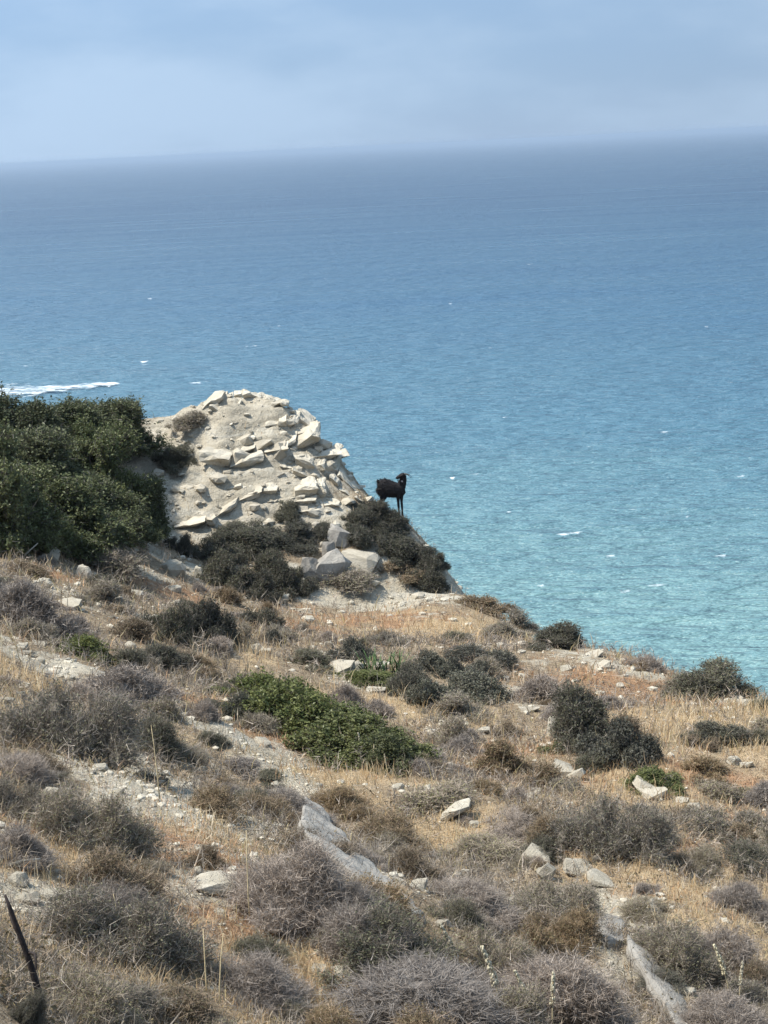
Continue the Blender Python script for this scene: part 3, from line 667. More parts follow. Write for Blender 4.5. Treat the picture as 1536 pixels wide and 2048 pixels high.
def bush_mesh(name, seed, mat, n, nl, rad, ln, wd, leaf=0.0, lsz=(.03, .02), spread=.5, up_=.25, h=.62, core=.60, kids=5, airy=0.0):
    """sprigs on the outside of an uneven heap of lobes about 1 m wide and h high"""
    r = np.random.default_rng(seed); lob = dome_lobes(r, nl, rad, h)
    wt = lob[:, 3] ** 2; i = r.choice(len(lob), n, p=wt / wt.sum()); c, rr = lob[i, :3], lob[i, 3:4]
    d = r.normal(size=(n, 3)); d[:, 2] = d[:, 2] + .25; d = norm(d)
    bumpy = 1 + .22 * np.sin(d[:, :1] * 5 + i[:, None]) * np.sin(d[:, 1:2] * 6 + 2 * i[:, None]) + .12 * r.normal(size=(n, 1)) * (1 + airy)
    p = c + d * rr * (.55 + .35 * r.random((n, 1)) ** .7) * bumpy
    gap = np.sin(p[:, 0] * 13 + seed) * np.sin(p[:, 1] * 12 - seed) + .6 * np.sin(p[:, 2] * 17 + p[:, 0] * 9 + seed)
    ok = (p[:, 2] > .0) & (gap + .35 * r.normal(size=n) > -.72 - .7 * (1 - min(1, airy)))
    for q in lob: ok &= ((p - q[:3]) ** 2).sum(1) > (q[3] * .5) ** 2
    p, d, i = p[ok], d[ok], i[ok]; n = len(p)
    rad_dir = norm(p - np.array((0, 0, -.15)))
    dd = norm(d * .35 + rad_dir * .65 + r.normal(size=(n, 3)) * spread + np.array((0, 0, up_)))
    patch = np.sin(p[:, 0] * 11 + seed) * np.sin(p[:, 1] * 10 + 2 * seed) * np.sin(p[:, 2] * 9 + seed) * .5 + .5
    tone = np.clip(.5 * r.random(n) + .3 * patch + .2 * ((i * 37 + seed) % 10) / 10, 0, 1)
    V, T, C = [], [], []; off = 0
    for q in lob:                                        # solid lumps in one darker tone, filling the lobes against see-through
        v = ICO2[0] * (1 + .5 * (r.random((len(ICO2[0]), 1)) - .5)) * q[3] * core + q[:3]
        v[:, 2] = np.maximum(v[:, 2], -.03)
        V.append(v); T.append(ICO2[1] + off); o1 = np.ones((len(v), 1)); C.append(np.c_[o1 * .3, o1 * leaf * .8, o1 * 0, o1]); off += len(v)
    a, b_, c_, off = sprigs(r, p, dd, tone, ln, wd, kids, leaf, lsz, off)
    return mesh_np(name, np.concatenate(V + a), np.concatenate(T + b_), np.concatenate(C + c_), False, mat)
def stem_mesh(seed, nb=9, h=.62, rad=.016, mat=None):
    r = random.Random(seed); bm = bmesh.new()
    for k in range(nb):
        a = r.uniform(0, 6.283); q = r.uniform(.1, .46); top = h * (1 - (q / .5) ** 2) * r.uniform(.8, 1.1) + .05
        P = [(0, 0, -.05), (q * .25 * math.cos(a), q * .25 * math.sin(a), top * .3), (q * .65 * math.cos(a + .2), q * .65 * math.sin(a + .2), top * .65), (q * math.cos(a), q * math.sin(a), top)]
        tube(bm, P, (rad, rad * .8, rad * .55, rad * .2), 4)
    return bm_mesh('stem', bm, mat or M_WOOD)
KIND = {}
def kind(name, obj_name, cat, variants):
    KIND[name] = (obj_name, cat, variants)
def variants(cnt, seed, **kw):
    return [(bush_mesh('foliage', seed + k, **kw), stem_mesh(seed + k + 50, h=kw.get('h', .62))) for k in range(cnt)]
# near shrubs (under about 16 m) carry more and finer twigs than far ones
kind('thorn_near', 'thorny_shrub', 'shrub', variants(4, 10, mat=M_THORN, n=7000, nl=20, rad=.17, ln=.13, wd=.0030, leaf=.2, lsz=(.010, .006), kids=6, airy=.6))
kind('mauve_near', 'thorny_shrub', 'shrub', variants(4, 20, mat=M_MAUVE, n=7000, nl=22, rad=.16, ln=.14, wd=.0030, leaf=.0, kids=6, up_=.35, airy=.6))
kind('brown_near', 'brown_shrub', 'shrub', variants(3, 30, mat=M_BROWN, n=5200, nl=16, rad=.17, ln=.15, wd=.0034, leaf=.35, lsz=(.012, .007), kids=6, airy=.8))
kind('olive_near', 'olive_shrub', 'shrub', variants(3, 40, mat=M_OLIVE, n=7000, nl=24, rad=.15, ln=.12, wd=.0030, leaf=.42, lsz=(.010, .0055), h=.66, kids=6, airy=.9))
kind('thorn', 'thorny_shrub', 'shrub', variants(4, 60, mat=M_THORN, n=3600, nl=18, rad=.17, ln=.12, wd=.0055, leaf=.2, lsz=(.016, .010), kids=5, airy=.5))
kind('mauve', 'thorny_shrub', 'shrub', variants(3, 70, mat=M_MAUVE, n=3600, nl=18, rad=.17, ln=.13, wd=.0055, leaf=.0, kids=5, up_=.35, airy=.5))
kind('brown', 'brown_shrub', 'shrub', variants(3, 80, mat=M_BROWN, n=3000, nl=16, rad=.17, ln=.13, wd=.006, leaf=.3, lsz=(.018, .011), kids=5, airy=.6))
kind('olive', 'olive_shrub', 'shrub', variants(4, 90, mat=M_OLIVE, n=6500, nl=26, rad=.15, ln=.09, wd=.0040, leaf=.45, lsz=(.012, .007), h=.66, kids=6, airy=.7))
kind('mat', 'dark_shrub', 'shrub', variants(4, 140, mat=M_MAT, n=7500, nl=26, rad=.17, ln=.055, wd=.0040, leaf=.5, lsz=(.011, .006), h=.6, kids=6, airy=.2))
kind('cushion', 'cushion_shrub', 'shrub', variants(3, 110, mat=M_CUSH, n=3400, nl=9, rad=.25, ln=.06, wd=.006, leaf=.5, lsz=(.017, .010), h=.6, core=.60, kids=5))
kind('green', 'green_bush', 'bush', variants(3, 120, mat=M_GREEN, n=5000, nl=34, rad=.12, ln=.09, wd=.004, leaf=.8, lsz=(.017, .009), h=.66, kids=5, airy=.9))
kind('dark', 'evergreen_bush', 'bush', variants(4, 130, mat=M_DARK, n=8500, nl=44, rad=.12, ln=.10, wd=.003, leaf=.7, lsz=(.0125, .007), h=.8, kids=6, airy=1.5))
bk = random.Random(11)
def extent(me, cache={}):
    if me.name not in cache:
        c = np.zeros(len(me.vertices) * 3, np.float32); me.vertices.foreach_get('co', c); c = c.reshape(-1, 3)
        cache[me.name] = (float(np.percentile(c[:, 2], 98.5)), float(2 * np.percentile(np.hypot(c[:, 0], c[:, 1]), 93)))
    return cache[me.name]
LOW = {'thorn': .86, 'mauve': .84, 'brown': .84, 'olive': .9, 'green': .8, 'mat': .92, 'cushion': .95, 'dark': 1}
def place_bush(px, top, bot, w, kd, label, group=None, lean=None, parts=True):
    g = hit(px, bot)
    if g is None: print('no ground for', label); return
    s = g.length / F; W_ = w * s
    dirv = Vector((g.x, g.y, 0)).normalized()
    c = g + dirv * W_ * .36; c.z = float(ground(c.x, c.y))
    if c.z < g.z - .5: c = g + dirv * W_ * .15; c.z = float(ground(c.x, c.y))
    v = ray(px, top); zt = v.z * c.y
    H = min(max(zt - c.z, W_ * .24), W_ * 1.25)
    H *= LOW.get(kd, 1)
    if kd in ('thorn', 'mauve', 'brown', 'olive') and g.y < 15.5: kd += '_near'
    nm, cat, vs_ = KIND[kd]; fo, stm = bk.choice(vs_)
    eh, ew = extent(fo); st_ = bk.uniform(1.0, 1.3) if g.y < 26 else 1.05; ex_ = 1.0 if kd in ('dark', 'mat') else 1.16; sc = (W_ / ew * st_ * ex_, W_ / ew / st_ ** .5 * ex_, H / eh); rz = bk.uniform(0, 6.283)
    n = gnormal(c.x, c.y, .4); tl = Vector((0, 0, 1)).lerp(n, .7 if g.y < 30 or kd == 'mat' else .25).to_track_quat('Z', 'Y').to_matrix() @ Matrix.Rotation(R(-50) + bk.choice((0, math.pi)) if g.y < 26 else rz, 3, 'Z')
    if parts:
        o = empty(nm); link(bpy.data.objects.new('foliage', fo), o); link(bpy.data.objects.new('stem', stm), o).scale = (.85, .85, .85 * eh / max(v.co.z for v in stm.vertices))
    else: o = link(bpy.data.objects.new(nm, fo))
    o.matrix_world = Matrix.Translation(c - Vector((0, 0, .03))) @ tl.to_4x4() @ Matrix.Diagonal((*sc, 1))
    tag(o, label, cat, group); REG.append((c.copy(), label))
    return o
# the thicket at the left
TH = [(20,802,960,250,'tall evergreen bush at the left edge of the thicket, against the surf'),
 (120,804,930,220,'evergreen bush on the ridge in the middle of the thicket'),(205,803,920,190,'evergreen bush on the ridge, second from the pale crag'),(255,808,925,90,'evergreen bush at the right end of the ridge, next to the pale crag'),
 (75,860,1030,260,'large evergreen bush in the heart of the thicket'),(180,855,1020,210,'evergreen bush with bare grey twigs near the thicket centre'),(278,958,1068,118,'evergreen bush at the right of the thicket beside the crag foot'),
 (20,940,1100,240,'evergreen bush at the lower left of the thicket'),(120,950,1105,240,'dark evergreen bush at the lower middle of the thicket'),(205,965,1098,165,'dark evergreen bush at the lower right of the thicket'),(262,1015,1085,105,'low evergreen bush at the lowest right corner of the thicket'),(-70,860,1090,230,'evergreen bush cut off by the left edge of the picture')]
for (x, t, b_, w, lab) in TH: place_bush(x, t, b_, w, 'dark', lab, 'evergreen bushes of the thicket')
SH = [
 (428,1068,1132,110,'mat','dark mat shrub at the left end of the dark band under the crag'),
 (498,1044,1112,125,'mat','dark mat shrub high in the dark band under the crag slabs'),
 (452,1108,1182,140,'mat','dark mat shrub low at the left of the dark band under the crag'),
 (528,1090,1164,125,'mat','dark mat shrub in the middle of the dark band under the crag'),
 (585,1050,1108,120,'mat','dark mat shrub high at the right of the dark band under the crag'),
 (638,1052,1098,90,'mat','dark mat shrub left of the leaning grey boulder'),
 (572,1118,1194,120,'mat','dark mat shrub low at the right of the dark band under the crag'),
 (502,1136,1198,120,'mat','dark mat shrub at the bottom of the dark band under the crag'),
 (712,1010,1062,90,'mat','dark mat shrub at the upper left of the mound under the goat'),
 (748,1001,1066,100,'mat','dark mat shrub hiding the hind feet of the goat'),
 (786,1024,1088,100,'mat','dark mat shrub just below the front feet of the goat'),
 (728,1046,1112,120,'mat','dark mat shrub in the lower left of the mound under the goat'),
 (788,1062,1134,130,'mat','dark mat shrub in the middle of the mound under the goat'),
 (830,1078,1145,95,'mat','dark mat shrub on the skyline in the mound under the goat'),
 (852,1112,1182,85,'mat','dark mat shrub at the lowest right end of the mound under the goat'),
 (380,818,870,70,'thorn','grey twiggy shrub high on the left shoulder of the crag'),
 (355,888,955,84,'mat','round dark shrub on the pale slope left of the crag slabs'),
 (575,1003,1045,62,'mat','dark twiggy shrub among the slabs under the crag face'),
 (690,1135,1190,130,'thorn','low grey shrub in front of the boulder heap below the goat'),
 (795,1120,1168,90,'brown','low brown shrub right of the boulder heap below the goat'),
 (355,1062,1108,60,'mat','small olive shrub on the pale slope below the crag, left'),
 (878,1100,1140,34,'olive','small sprawling plant on the skyline right of the goat bush'),
 (970,1185,1228,110,'brown','brown shrub on the skyline above the golden grass'),
 (1030,1212,1258,90,'thorn','grey shrub on the skyline left of the leafy bush'),
 (1115,1242,1298,125,'olive','leafy bush on the skyline between the golden grass and the sea'),
 (1000,1240,1280,90,'thorn','grey shrub at the top edge of the golden grass'),
 (1290,1318,1342,42,'brown','small brown shrub on the right skyline'),
 (1420,1322,1398,150,'olive','green wind-shaped bush on the skyline at the right'),
 (1362,1345,1390,80,'thorn','grey shrub at the left foot of the skyline green bush'),
 (1520,1392,1420,60,'olive','dark shrub on the skyline at the right edge'),
 (210,1090,1152,150,'thorn','wide grey shrub just below the green thicket'),
 (203,1150,1215,105,'thorn','grey shrub between the white boulder and the angular white rock'),
 (40,1150,1265,180,'mauve','pale grey shrub at the left edge below the thicket'),
 (40,1118,1152,110,'brown','brown tuft at the left edge at the foot of the thicket'),
 (330,1200,1285,125,'mat','dark olive bush left of centre, left half of the pair'),
 (415,1200,1290,120,'mat','dark olive bush left of centre, right half of the pair'),
 (520,1213,1262,100,'mat','dark olive shrub right of the dark pair, below the crag'),
 (545,1257,1290,50,'cushion','small round dark cushion below the crag slope'),
 (485,1240,1295,60,'thorn','small grey shrub between the dark pair and the round cushion'),
 (180,1265,1322,130,'green','green shrub on the left bank'),
 (250,1290,1345,115,'olive','olive shrub right of the green shrub on the left bank'),
 (298,1308,1346,60,'thorn','dark small shrub at the right end of the left bank'),
 (250,1330,1430,200,'mauve','long pale mauve shrub on the crest of the left bank'),
 (130,1362,1512,225,'thorn','large round thorn shrub on the left bank'),
 (295,1420,1512,130,'olive','grey-green shrub right of the large round thorn shrub'),
 (315,1385,1440,80,'thorn','dark thorn shrub behind the grey-green one on the left bank'),
 (420,1455,1492,62,'olive','small olive shrub on the pale bank left of centre'),
 (400,1390,1440,70,'mauve','small mauve shrub left of the green bush'),
 (500,1335,1418,160,'green','green leafy bush at the upper left end of the diagonal green row'),
 (560,1345,1452,190,'green','green leafy bush second from the upper left of the diagonal row'),
 (620,1375,1480,190,'green','green leafy bush third from the upper left of the diagonal row'),
 (682,1400,1508,200,'green','green leafy bush of the diagonal row behind the dried flower stalks'),
 (732,1430,1535,185,'green','green leafy bush second from the lower right of the diagonal row'),
 (780,1455,1548,125,'green','green leafy bush at the lower right end of the diagonal row'),
 (470,1345,1400,90,'olive','dark olive shrub at the upper left end of the green row'),
 (475,1382,1440,80,'cushion','round grey cushion at the left end of the green row'),
 (690,1365,1420,75,'mauve','dead grey shrub behind the green row'),
 (620,1295,1335,110,'olive','grey-olive shrub behind the flat pale slab'),
 (700,1275,1322,80,'cushion','dark cushion shrub behind the flat pale slab'),
 (745,1335,1375,120,'green','low green plant below the spiky green clump'),
 (865,1302,1352,82,'cushion','dark cushion at the left end of the cushion cluster'),
 (930,1288,1325,84,'cushion','topmost dark cushion of the cluster'),
 (1000,1298,1340,92,'cushion','dark cushion at the right end of the cluster'),
 (905,1312,1352,52,'cushion','small cushion low in the middle of the cluster'),
 (960,1318,1354,62,'cushion','round cushion low at the right of the cluster'),
 (820,1325,1390,100,'olive','olive shrub between the spiky clump and the cushions'),
 (862,1358,1420,105,'cushion','dark cushion below the left end of the cluster'),
 (960,1340,1402,130,'cushion','broad grey-green cushion below the cluster'),
 (905,1380,1442,120,'thorn','grey-green shrub at the lower edge of the cushion cluster'),
 (1085,1345,1406,112,'mauve','pale grey rounded shrub right of the cushion cluster'),
 (1168,1362,1500,140,'olive','big olive bush right of centre'),
 (1240,1440,1532,130,'cushion','grey rounded bush leaning on the big olive bush'),
 (1135,1470,1505,85,'green','green low plant at the left foot of the big olive bush'),
 (1200,1490,1545,82,'olive','olive shrub at the foot of the grey rounded bush'),
 (1310,1530,1586,100,'green','small bright green bush above the white cleft rock'),
 (990,1470,1552,120,'brown','brown thorn shrub in the golden grass right of the green row'),
 (1005,1440,1474,80,'brown','low brown shrub above the brown thorn shrub'),
 (1440,1440,1492,140,'olive','low olive shrub on the right slope'),
 (1525,1455,1492,60,'olive','dark low shrub at the right edge on the slope'),
 (1405,1510,1562,90,'brown','brown shrub on the right slope'),
 (1440,1552,1602,100,'thorn','grey shrub on the right slope below the pinkish stone'),
 (1420,1610,1672,120,'thorn','dark thorn shrub on the right slope'),
 (1495,1688,1745,140,'olive','olive-green shrub at the right edge'),
 (1405,1688,1745,90,'thorn','grey round shrub left of the olive-green one at the right edge'),
 (1530,1560,1610,70,'mauve','mauve shrub at the right edge'),
 (870,1560,1622,150,'thorn','grey shrub behind the jagged white rock'),
 (680,1560,1622,92,'brown','dark brown shrub below the green row'),
 (775,1625,1702,135,'brown','brown-olive shrub right of the long diagonal slab'),
 (540,1540,1572,72,'olive','small grey-olive shrub left of the dark brown shrub'),
 (820,1690,1760,110,'brown','olive-brown scrub beside the long diagonal slab'),
 (1225,1590,1722,180,'thorn','tall airy olive-grey shrub at the right of the lower half'),
 (1330,1650,1702,90,'thorn','olive shrub at the right of the tall airy one'),
 (1095,1655,1722,95,'olive','dark green shrub over the bright broken rock'),
 (1035,1618,1672,125,'mauve','mauve round shrub right of the jagged white rock'),
 (545,1570,1645,150,'mauve','grey shrub above the tip of the long diagonal slab'),
 (595,1665,1850,240,'mauve','large grey twig bush left of the long diagonal slab'),
 (700,1760,1880,170,'mauve','grey twig bush leaning on the long diagonal slab'),
 (965,1668,1735,155,'thorn','dark-hearted thorn shrub below the jagged white rock'),
 (935,1755,1835,200,'mauve','low grey thorn shrub at lower centre right of the slab'),
 (1105,1755,1850,170,'thorn','thorn shrub left of the lower right slab'),
 (1060,1835,1925,170,'brown','brown twig shrub above the seed plumes'),
 (1352,1840,1965,180,'thorn','dark thorn shrub right of the lower right slab'),
 (1290,1790,1845,100,'thorn','thorn shrub between the two lower right slabs'),
 (1440,1850,1960,190,'mauve','mauve thorn shrub at the lower right'),
 (1505,1920,2010,120,'brown','brown thorn shrub at the lower right edge'),
 (1480,1760,1830,120,'mauve','pale mauve shrub in golden grass at the right'),
 (30,1550,1642,115,'thorn','dark thorn shrub at the left edge, middle height'),
 (180,1572,1702,195,'thorn','dark thorn shrub beside the bare pale patch'),
 (30,1640,1730,125,'mauve','grey shrub at the left edge above the rounded cream stone'),
 (235,1770,1935,260,'thorn','large thorn bush with deep shade, lower left'),
 (500,1890,2015,210,'mauve','grey-green shrub at the bottom left of centre'),
 (350,1950,2060,200,'brown','brown scrub at the bottom left'),
 (150,1930,2060,190,'thorn','tangled scrub behind the charred stick'),
 (40,1965,2045,64,'olive','small grey-green bush at the foot of the charred stick'),
 (755,1820,1965,230,'olive','dark green thorny bush with pale seed heads, bottom centre'),
 (850,1930,2080,300,'mauve','large mauve twig bush at the bottom centre'),
 (960,1850,1980,160,'thorn','shaded thorn shrub behind the seed plumes'),
 (1115,1905,2070,250,'mauve','large pale mauve twig bush at the bottom right of centre'),
 (1030,1960,2080,160,'thorn','thorn shrub at the bottom among the seed plumes'),
 (1450,1985,2090,150,'mauve','mauve twig bush at the bottom right'),
 (660,2000,2090,150,'brown','brown scrub at the bottom edge, centre'),
 (450,1560,1600,80,'mauve','low mauve shrub on the bare pale bank'),
 (90,1240,1290,100,'thorn','thorn shrub below the pale shrub at the left edge'),
 (620,1450,1490,70,'brown','low brown shrub under the middle of the green row'),
 (480,1510,1552,90,'mauve','mauve low shrub on the bank below the green row'),
 (420,1330,1372,80,'brown','brown scrub between the dark pair and the green row'),
]
for (x, t, b_, w, kd, lab) in SH: place_bush(x, t, b_, w, kd, lab)
# small scrub filling the slope between the named shrubs
placed = 0
for k in range(4000):
    if placed >= 270: break
    x, y = polar(1, 6.8, 40, 1.25, .25); x, y = float(x[0]), float(y[0])
    so, go = float(samp(SOIL, x, y)), float(samp(GOLD, x, y))
    if rk.random() < max(so * 1.2, go * .95, float(samp(RUST, x, y)) * 1.0): continue
    if samp(crag, x, y) > .1: continue
    placed += 1
    kd = rk.choice(('thorn', 'mauve', 'brown', 'mauve', 'thorn', 'olive', 'brown')) + ('_near' if y < 15.5 else '')
    nm, cat, vs_ = KIND[kd]; fo, stm = bk.choice(vs_)
    s = rk.uniform(.22, .55) if y < 18 else rk.uniform(.3, .8)
    o = link(bpy.data.objects.new('scrub_tuft', fo)); o.location = (x, y, float(ground(x, y)) - .04)
    o.scale = (s, s, s * rk.uniform(.55, .95)); o.rotation_euler = (R(rk.uniform(-12, 12)), R(rk.uniform(-5, 18)), rk.uniform(0, 6.28))
    reg = 'the near slope' if y < 14 else 'the middle slope' if y < 27 else 'the saddle below the crag'
    colr = {'t': 'grey', 'm': 'mauve', 'b': 'brown', 'o': 'olive'}[kd[0]]
    tag(o, 'small %s scrub tuft among the larger shrubs of %s' % (colr, reg), 'shrub', 'small %s scrub tufts on %s' % (colr, reg)); SMALL.append((o, 'small %s scrub tuft' % colr))

# grass, straw and litter: nobody could count it
def blades(name, n, keep, hgt, wid, mat, label, lean=.5, litter=False, power=1.35, dmax=46):
    x, y = polar(n, 6.0, dmax, power, .27)
    k = rng.random(n) < keep(x, y); x, y = x[k], y[k]; n = len(x); z = ground(x, y)
    tuft = vnoise(x / .16, y / .16, 77) + .5
    an = rng.random(n) * 6.283; h = (hgt[0] + (hgt[1] - hgt[0]) * rng.random(n) ** 1.6 * (.5 + .8 * tuft)) * np.clip(y / 20, .55, 1.3)
    le = lean * (.3 + rng.random(n)); dx, dy = np.cos(an) * le * h, np.sin(an) * le * h
    w = wid * np.clip(y / 10, .8, 3.2) * (.6 + .8 * rng.random(n)); ax = rng.random(n) * 6.283; wx, wy = np.cos(ax) * w, np.sin(ax) * w
    zb = z - .01 + (rng.random(n) * .05 if litter else 0)
    hz = h * (.25 * rng.normal(size=n) if litter else 1)
    A = np.stack([x - wx, y - wy, zb], -1); B = np.stack([x + wx, y + wy, zb], -1)
    M1 = np.stack([x + dx * .35 - wx * .7, y + dy * .35 - wy * .7, zb + hz * .6], -1); M2 = np.stack([x + dx * .35 + wx * .7, y + dy * .35 + wy * .7, zb + hz * .6], -1)
    E = np.stack([x + dx, y + dy, zb + hz], -1)
    V = np.stack([A, B, M1, M2, E], 1).reshape(-1, 3); i = (np.arange(n) * 5)[:, None]
    T = np.concatenate([i + np.array([[0, 1, 3]]), i + np.array([[0, 3, 2]]), i + np.array([[2, 3, 4]])])
    t = np.clip(rng.random(n) * .8 + .3 * tuft, 0, 1); t = np.repeat(t, 5); lf = np.repeat((rng.random(n) < .25).astype(float), 5)
    tag(link(bpy.data.objects.new(name, mesh_np(name, V, T, np.c_[t, lf, 0 * t, 0 * t + 1], False, mat))), label, kind='stuff')
blades('golden_grass', 200000, lambda x, y: np.clip(1.0 * samp(GOLD, x, y) ** 2 + .01, 0, 1), (.06, .24), .0020, M_GRASS, 'golden dry grass standing in patches over the slope')
blades('russet_grass', 200000, lambda x, y: np.clip(.9 * samp(RUST, x, y) + .05, 0, 1) * (1 - .8 * samp(crag, x, y)), (.03, .15), .0022, M_RUST, 'russet dry herbs and low grass on the slope', .8)
blades('twig_litter', 150000, lambda x, y: (.55 - .35 * samp(SOIL, x, y)) * (1 - .9 * samp(crag, x, y)), (.05, .22), .0024, M_LITTER, 'grey and tan litter of twigs and dead leaves on the slope', 1.0, True)
blades('dry_herbs', 110000, lambda x, y: (.5 - .35 * samp(SOIL, x, y)) * (1 - .95 * samp(crag, x, y)) * np.clip(fbm(x / .8, y / .8, 91, 3) * 2.2 + .5, 0, 1), (.06, .26), .0024, M_LITTER, 'grey-tan dry herbs growing between the shrubs', .7)

def low_scrub(name, n, mat, seed, ln, label, thr, leaf=0.0):
    r = np.random.default_rng(seed); x, y = polar(n, 6.0, 42, 1.3, .27)
    k = (fbm(x / .9, y / .9, seed, 3) > thr) & (r.random(n) > samp(SOIL, x, y) * .95) & (r.random(n) > samp(GOLD, x, y) * .8) & (r.random(n) > samp(RUST, x, y) * .85) & (samp(crag, x, y) < .1); x, y = x[k], y[k]
    p = np.stack([x, y, ground(x, y) - .01 + .05 * r.random(len(x))], -1); d = norm(r.normal(size=p.shape) * .7 + np.array((0, 0, .8)))
    sc_ = np.clip(y / 11, .8, 2.6)[:, None]
    V, T, C, _ = sprigs(r, p, d, np.clip(.5 + .3 * r.normal(size=len(p)), 0, 1), ln * sc_ ** .6, .0026 * sc_, 5, leaf, (.012, .007), 0)
    tag(link(bpy.data.objects.new(name, mesh_np(name, np.concatenate(V), np.concatenate(T), np.concatenate(C), False, mat))), label, kind='stuff')
low_scrub('low_scrub', 48000, M_THORN, 301, .13, 'low grey twiggy scrub carpeting the ground between the shrubs', -.02)
low_scrub('brown_scrub', 40000, M_BROWN, 311, .11, 'low brown scrub carpeting the ground between the shrubs', 0.0, .3)
low_scrub('mauve_scrub', 20000, M_MAUVE, 321, .13, 'low mauve dead scrub carpeting the ground between the shrubs', .04)

# ------------------------------------------------------------------ single plants
def stalk_plant(name, px, py, hpx, label, cat, group, lean, mat, plume=True):
    g = hit(px, py); s = g.length / F; h = hpx * s; bm = bmesh.new()
    P = [(0, 0, -.03), (lean * h * .2, 0, h * .35), (lean * h * .55, .02, h * .7), (lean * h, .03, h)]
    tube(bm, P, (.0045, .004, .003, .0015), 5)
    o = empty(name, g); link(bpy.data.objects.new('stalk', bm_mesh('stalk', bm, mat)), o)
    if plume:
        n = 90; r = np.random.default_rng(int(px)); t = .5 + .5 * r.random(n) ** .8
        cx = np.interp(t, (0, .35, .7, 1), [p[0] for p in P]); cz = np.interp(t, (0, .35, .7, 1), [p[2] for p in P]); an = r.random(n) * 6.283
        rad = .018 * (1.25 - t) * (h / .35)
        c = np.stack([cx + np.cos(an) * rad, .02 * t + np.sin(an) * rad, cz], -1)
        V = (ICO1[0][None] * np.array((.0042, .0042, .009)) * (h / .35) * (.6 + .7 * r.random((n, 1, 1))) + c[:, None]).reshape(-1, 3)
        T = (ICO1[1][None] + (np.arange(n) * 12)[:, None, None]).reshape(-1, 3)
        k = r.random(n); k = np.repeat(k, 12)
        link(bpy.data.objects.new('seed_head', mesh_np('seed_head', V, T, np.c_[k, 0 * k, 0 * k, 0 * k + 1], True, M_PLUME)), o)
    return tag(o, label, cat, group)
M_PLUME = mat_plant('seed_plume', (.42, .36, .24), (.66, .60, .44), (.42, .36, .24), (.66, .60, .44), .2)
M_STALK = mat_plain('straw', (.50, .41, .25), .8, .25, 40)
for (x, y, hp, le, lab) in ((1010,2060,170,-.22,'pale seed plume at the bottom, tallest and leftmost of the group'),(1075,2070,130,-.3,'pale seed plume at the bottom, second from the left'),(1105,2075,130,.05,'pale seed plume at the bottom, third from the left'),
    (1250,2075,90,-.2,'short pale seed plume at the bottom right of the group'),(1462,2010,120,-.25,'pale seed plume at the right in front of the mauve shrub'),(1478,2020,95,.1,'short seed plume beside the right one'),
    (930,1985,140,-.3,'thin leaning seed plume over the shaded thorn shrub'),(770,1850,75,-.5,'thin seed plume leaning beside the diagonal slab')):
    stalk_plant('seed_plume', x, y, hp, lab, 'plant', 'seed plumes in the foreground', le, M_STALK)
for k, (x, y, hp, le) in enumerate(((655,1495,46,.1),(672,1505,44,-.2),(690,1512,58,-.15),(712,1522,50,.1),(728,1532,68,-.12),(748,1540,52,.05),(775,1552,44,-.1),(600,1472,44,-.1),(575,1462,36,-.2),(560,1455,32,.15))):
    stalk_plant('flower_stalk', x, y, hp, ('fourth', 'fifth', 'sixth', 'seventh', 'eighth', 'ninth', 'rightmost', 'third', 'second', 'leftmost')[k] + ' dried pale flower stalk in front of the diagonal green row', 'plant', 'dried flower stalks by the green bush', le, M_STALK)
for k, (x, y, hp, le, lab) in enumerate(((500,1850,190,.02,'tall dry stalk left of the large grey twig bush'),(245,1900,110,-.1,'dry stalk standing in the large thorn bush, lower left'),(330,1950,120,.05,'dry straw stalk at the lower left in front of the shade'),(415,2000,140,0,'dry straw stalk at the bottom left'),
    (320,1600,150,-.05,'thin dry stalk on the bare pale patch'),(40,1320,90,-.3,'thin dry stalk leaning at the left edge'),(915,1700,60,.0,'rusty dry stalk in front of the jagged white rock'),(440,2030,160,.1,'bent dry stalk at the bottom left'),(800,1480,70,.1,'thin stalk behind the green row'))):
    stalk_plant('dry_stalk', x, y, hp, lab, 'plant', None, le, M_STALK, False)

# spiky green clump
g = hit(765, 1348); o = empty('spiky_plant', g); tag(o, 'spiky bright green clump of strap leaves beside the cushion shrubs', 'plant')
M_STRAP = mat_plain('strap_leaf', (.055, .095, .030), .6, .5, 6)
bm = bmesh.new(); lr = random.Random(3)
for k in range(1):
    a0 = bm.verts.new((-.018, 0, 0)); a1 = bm.verts.new((.018, 0, 0)); b0 = bm.verts.new((-.022, .12, .28)); b1 = bm.verts.new((.022, .12, .28)); c0 = bm.verts.new((-.012, .28, .5)); c1 = bm.verts.new((.012, .28, .5)); t = bm.verts.new((0, .46, .60))
    bm.faces.new((a0, a1, b1, b0)); bm.faces.new((b0, b1, c1, c0)); bm.faces.new((c0, c1, t))
strap = bm_mesh('leaf', bm, M_STRAP, False)
for k in range(70):
    l = link(bpy.data.objects.new('leaf', strap), o); s = lr.uniform(.6, 1.05)
    l.location = (lr.uniform(-.3, .3), lr.uniform(-.15, .25), -.02); l.rotation_euler = (R(lr.uniform(-12, 14)), R(lr.uniform(-8, 8)), lr.uniform(0, 6.283)); l.scale = (s * .55, s * .75, s * .58)

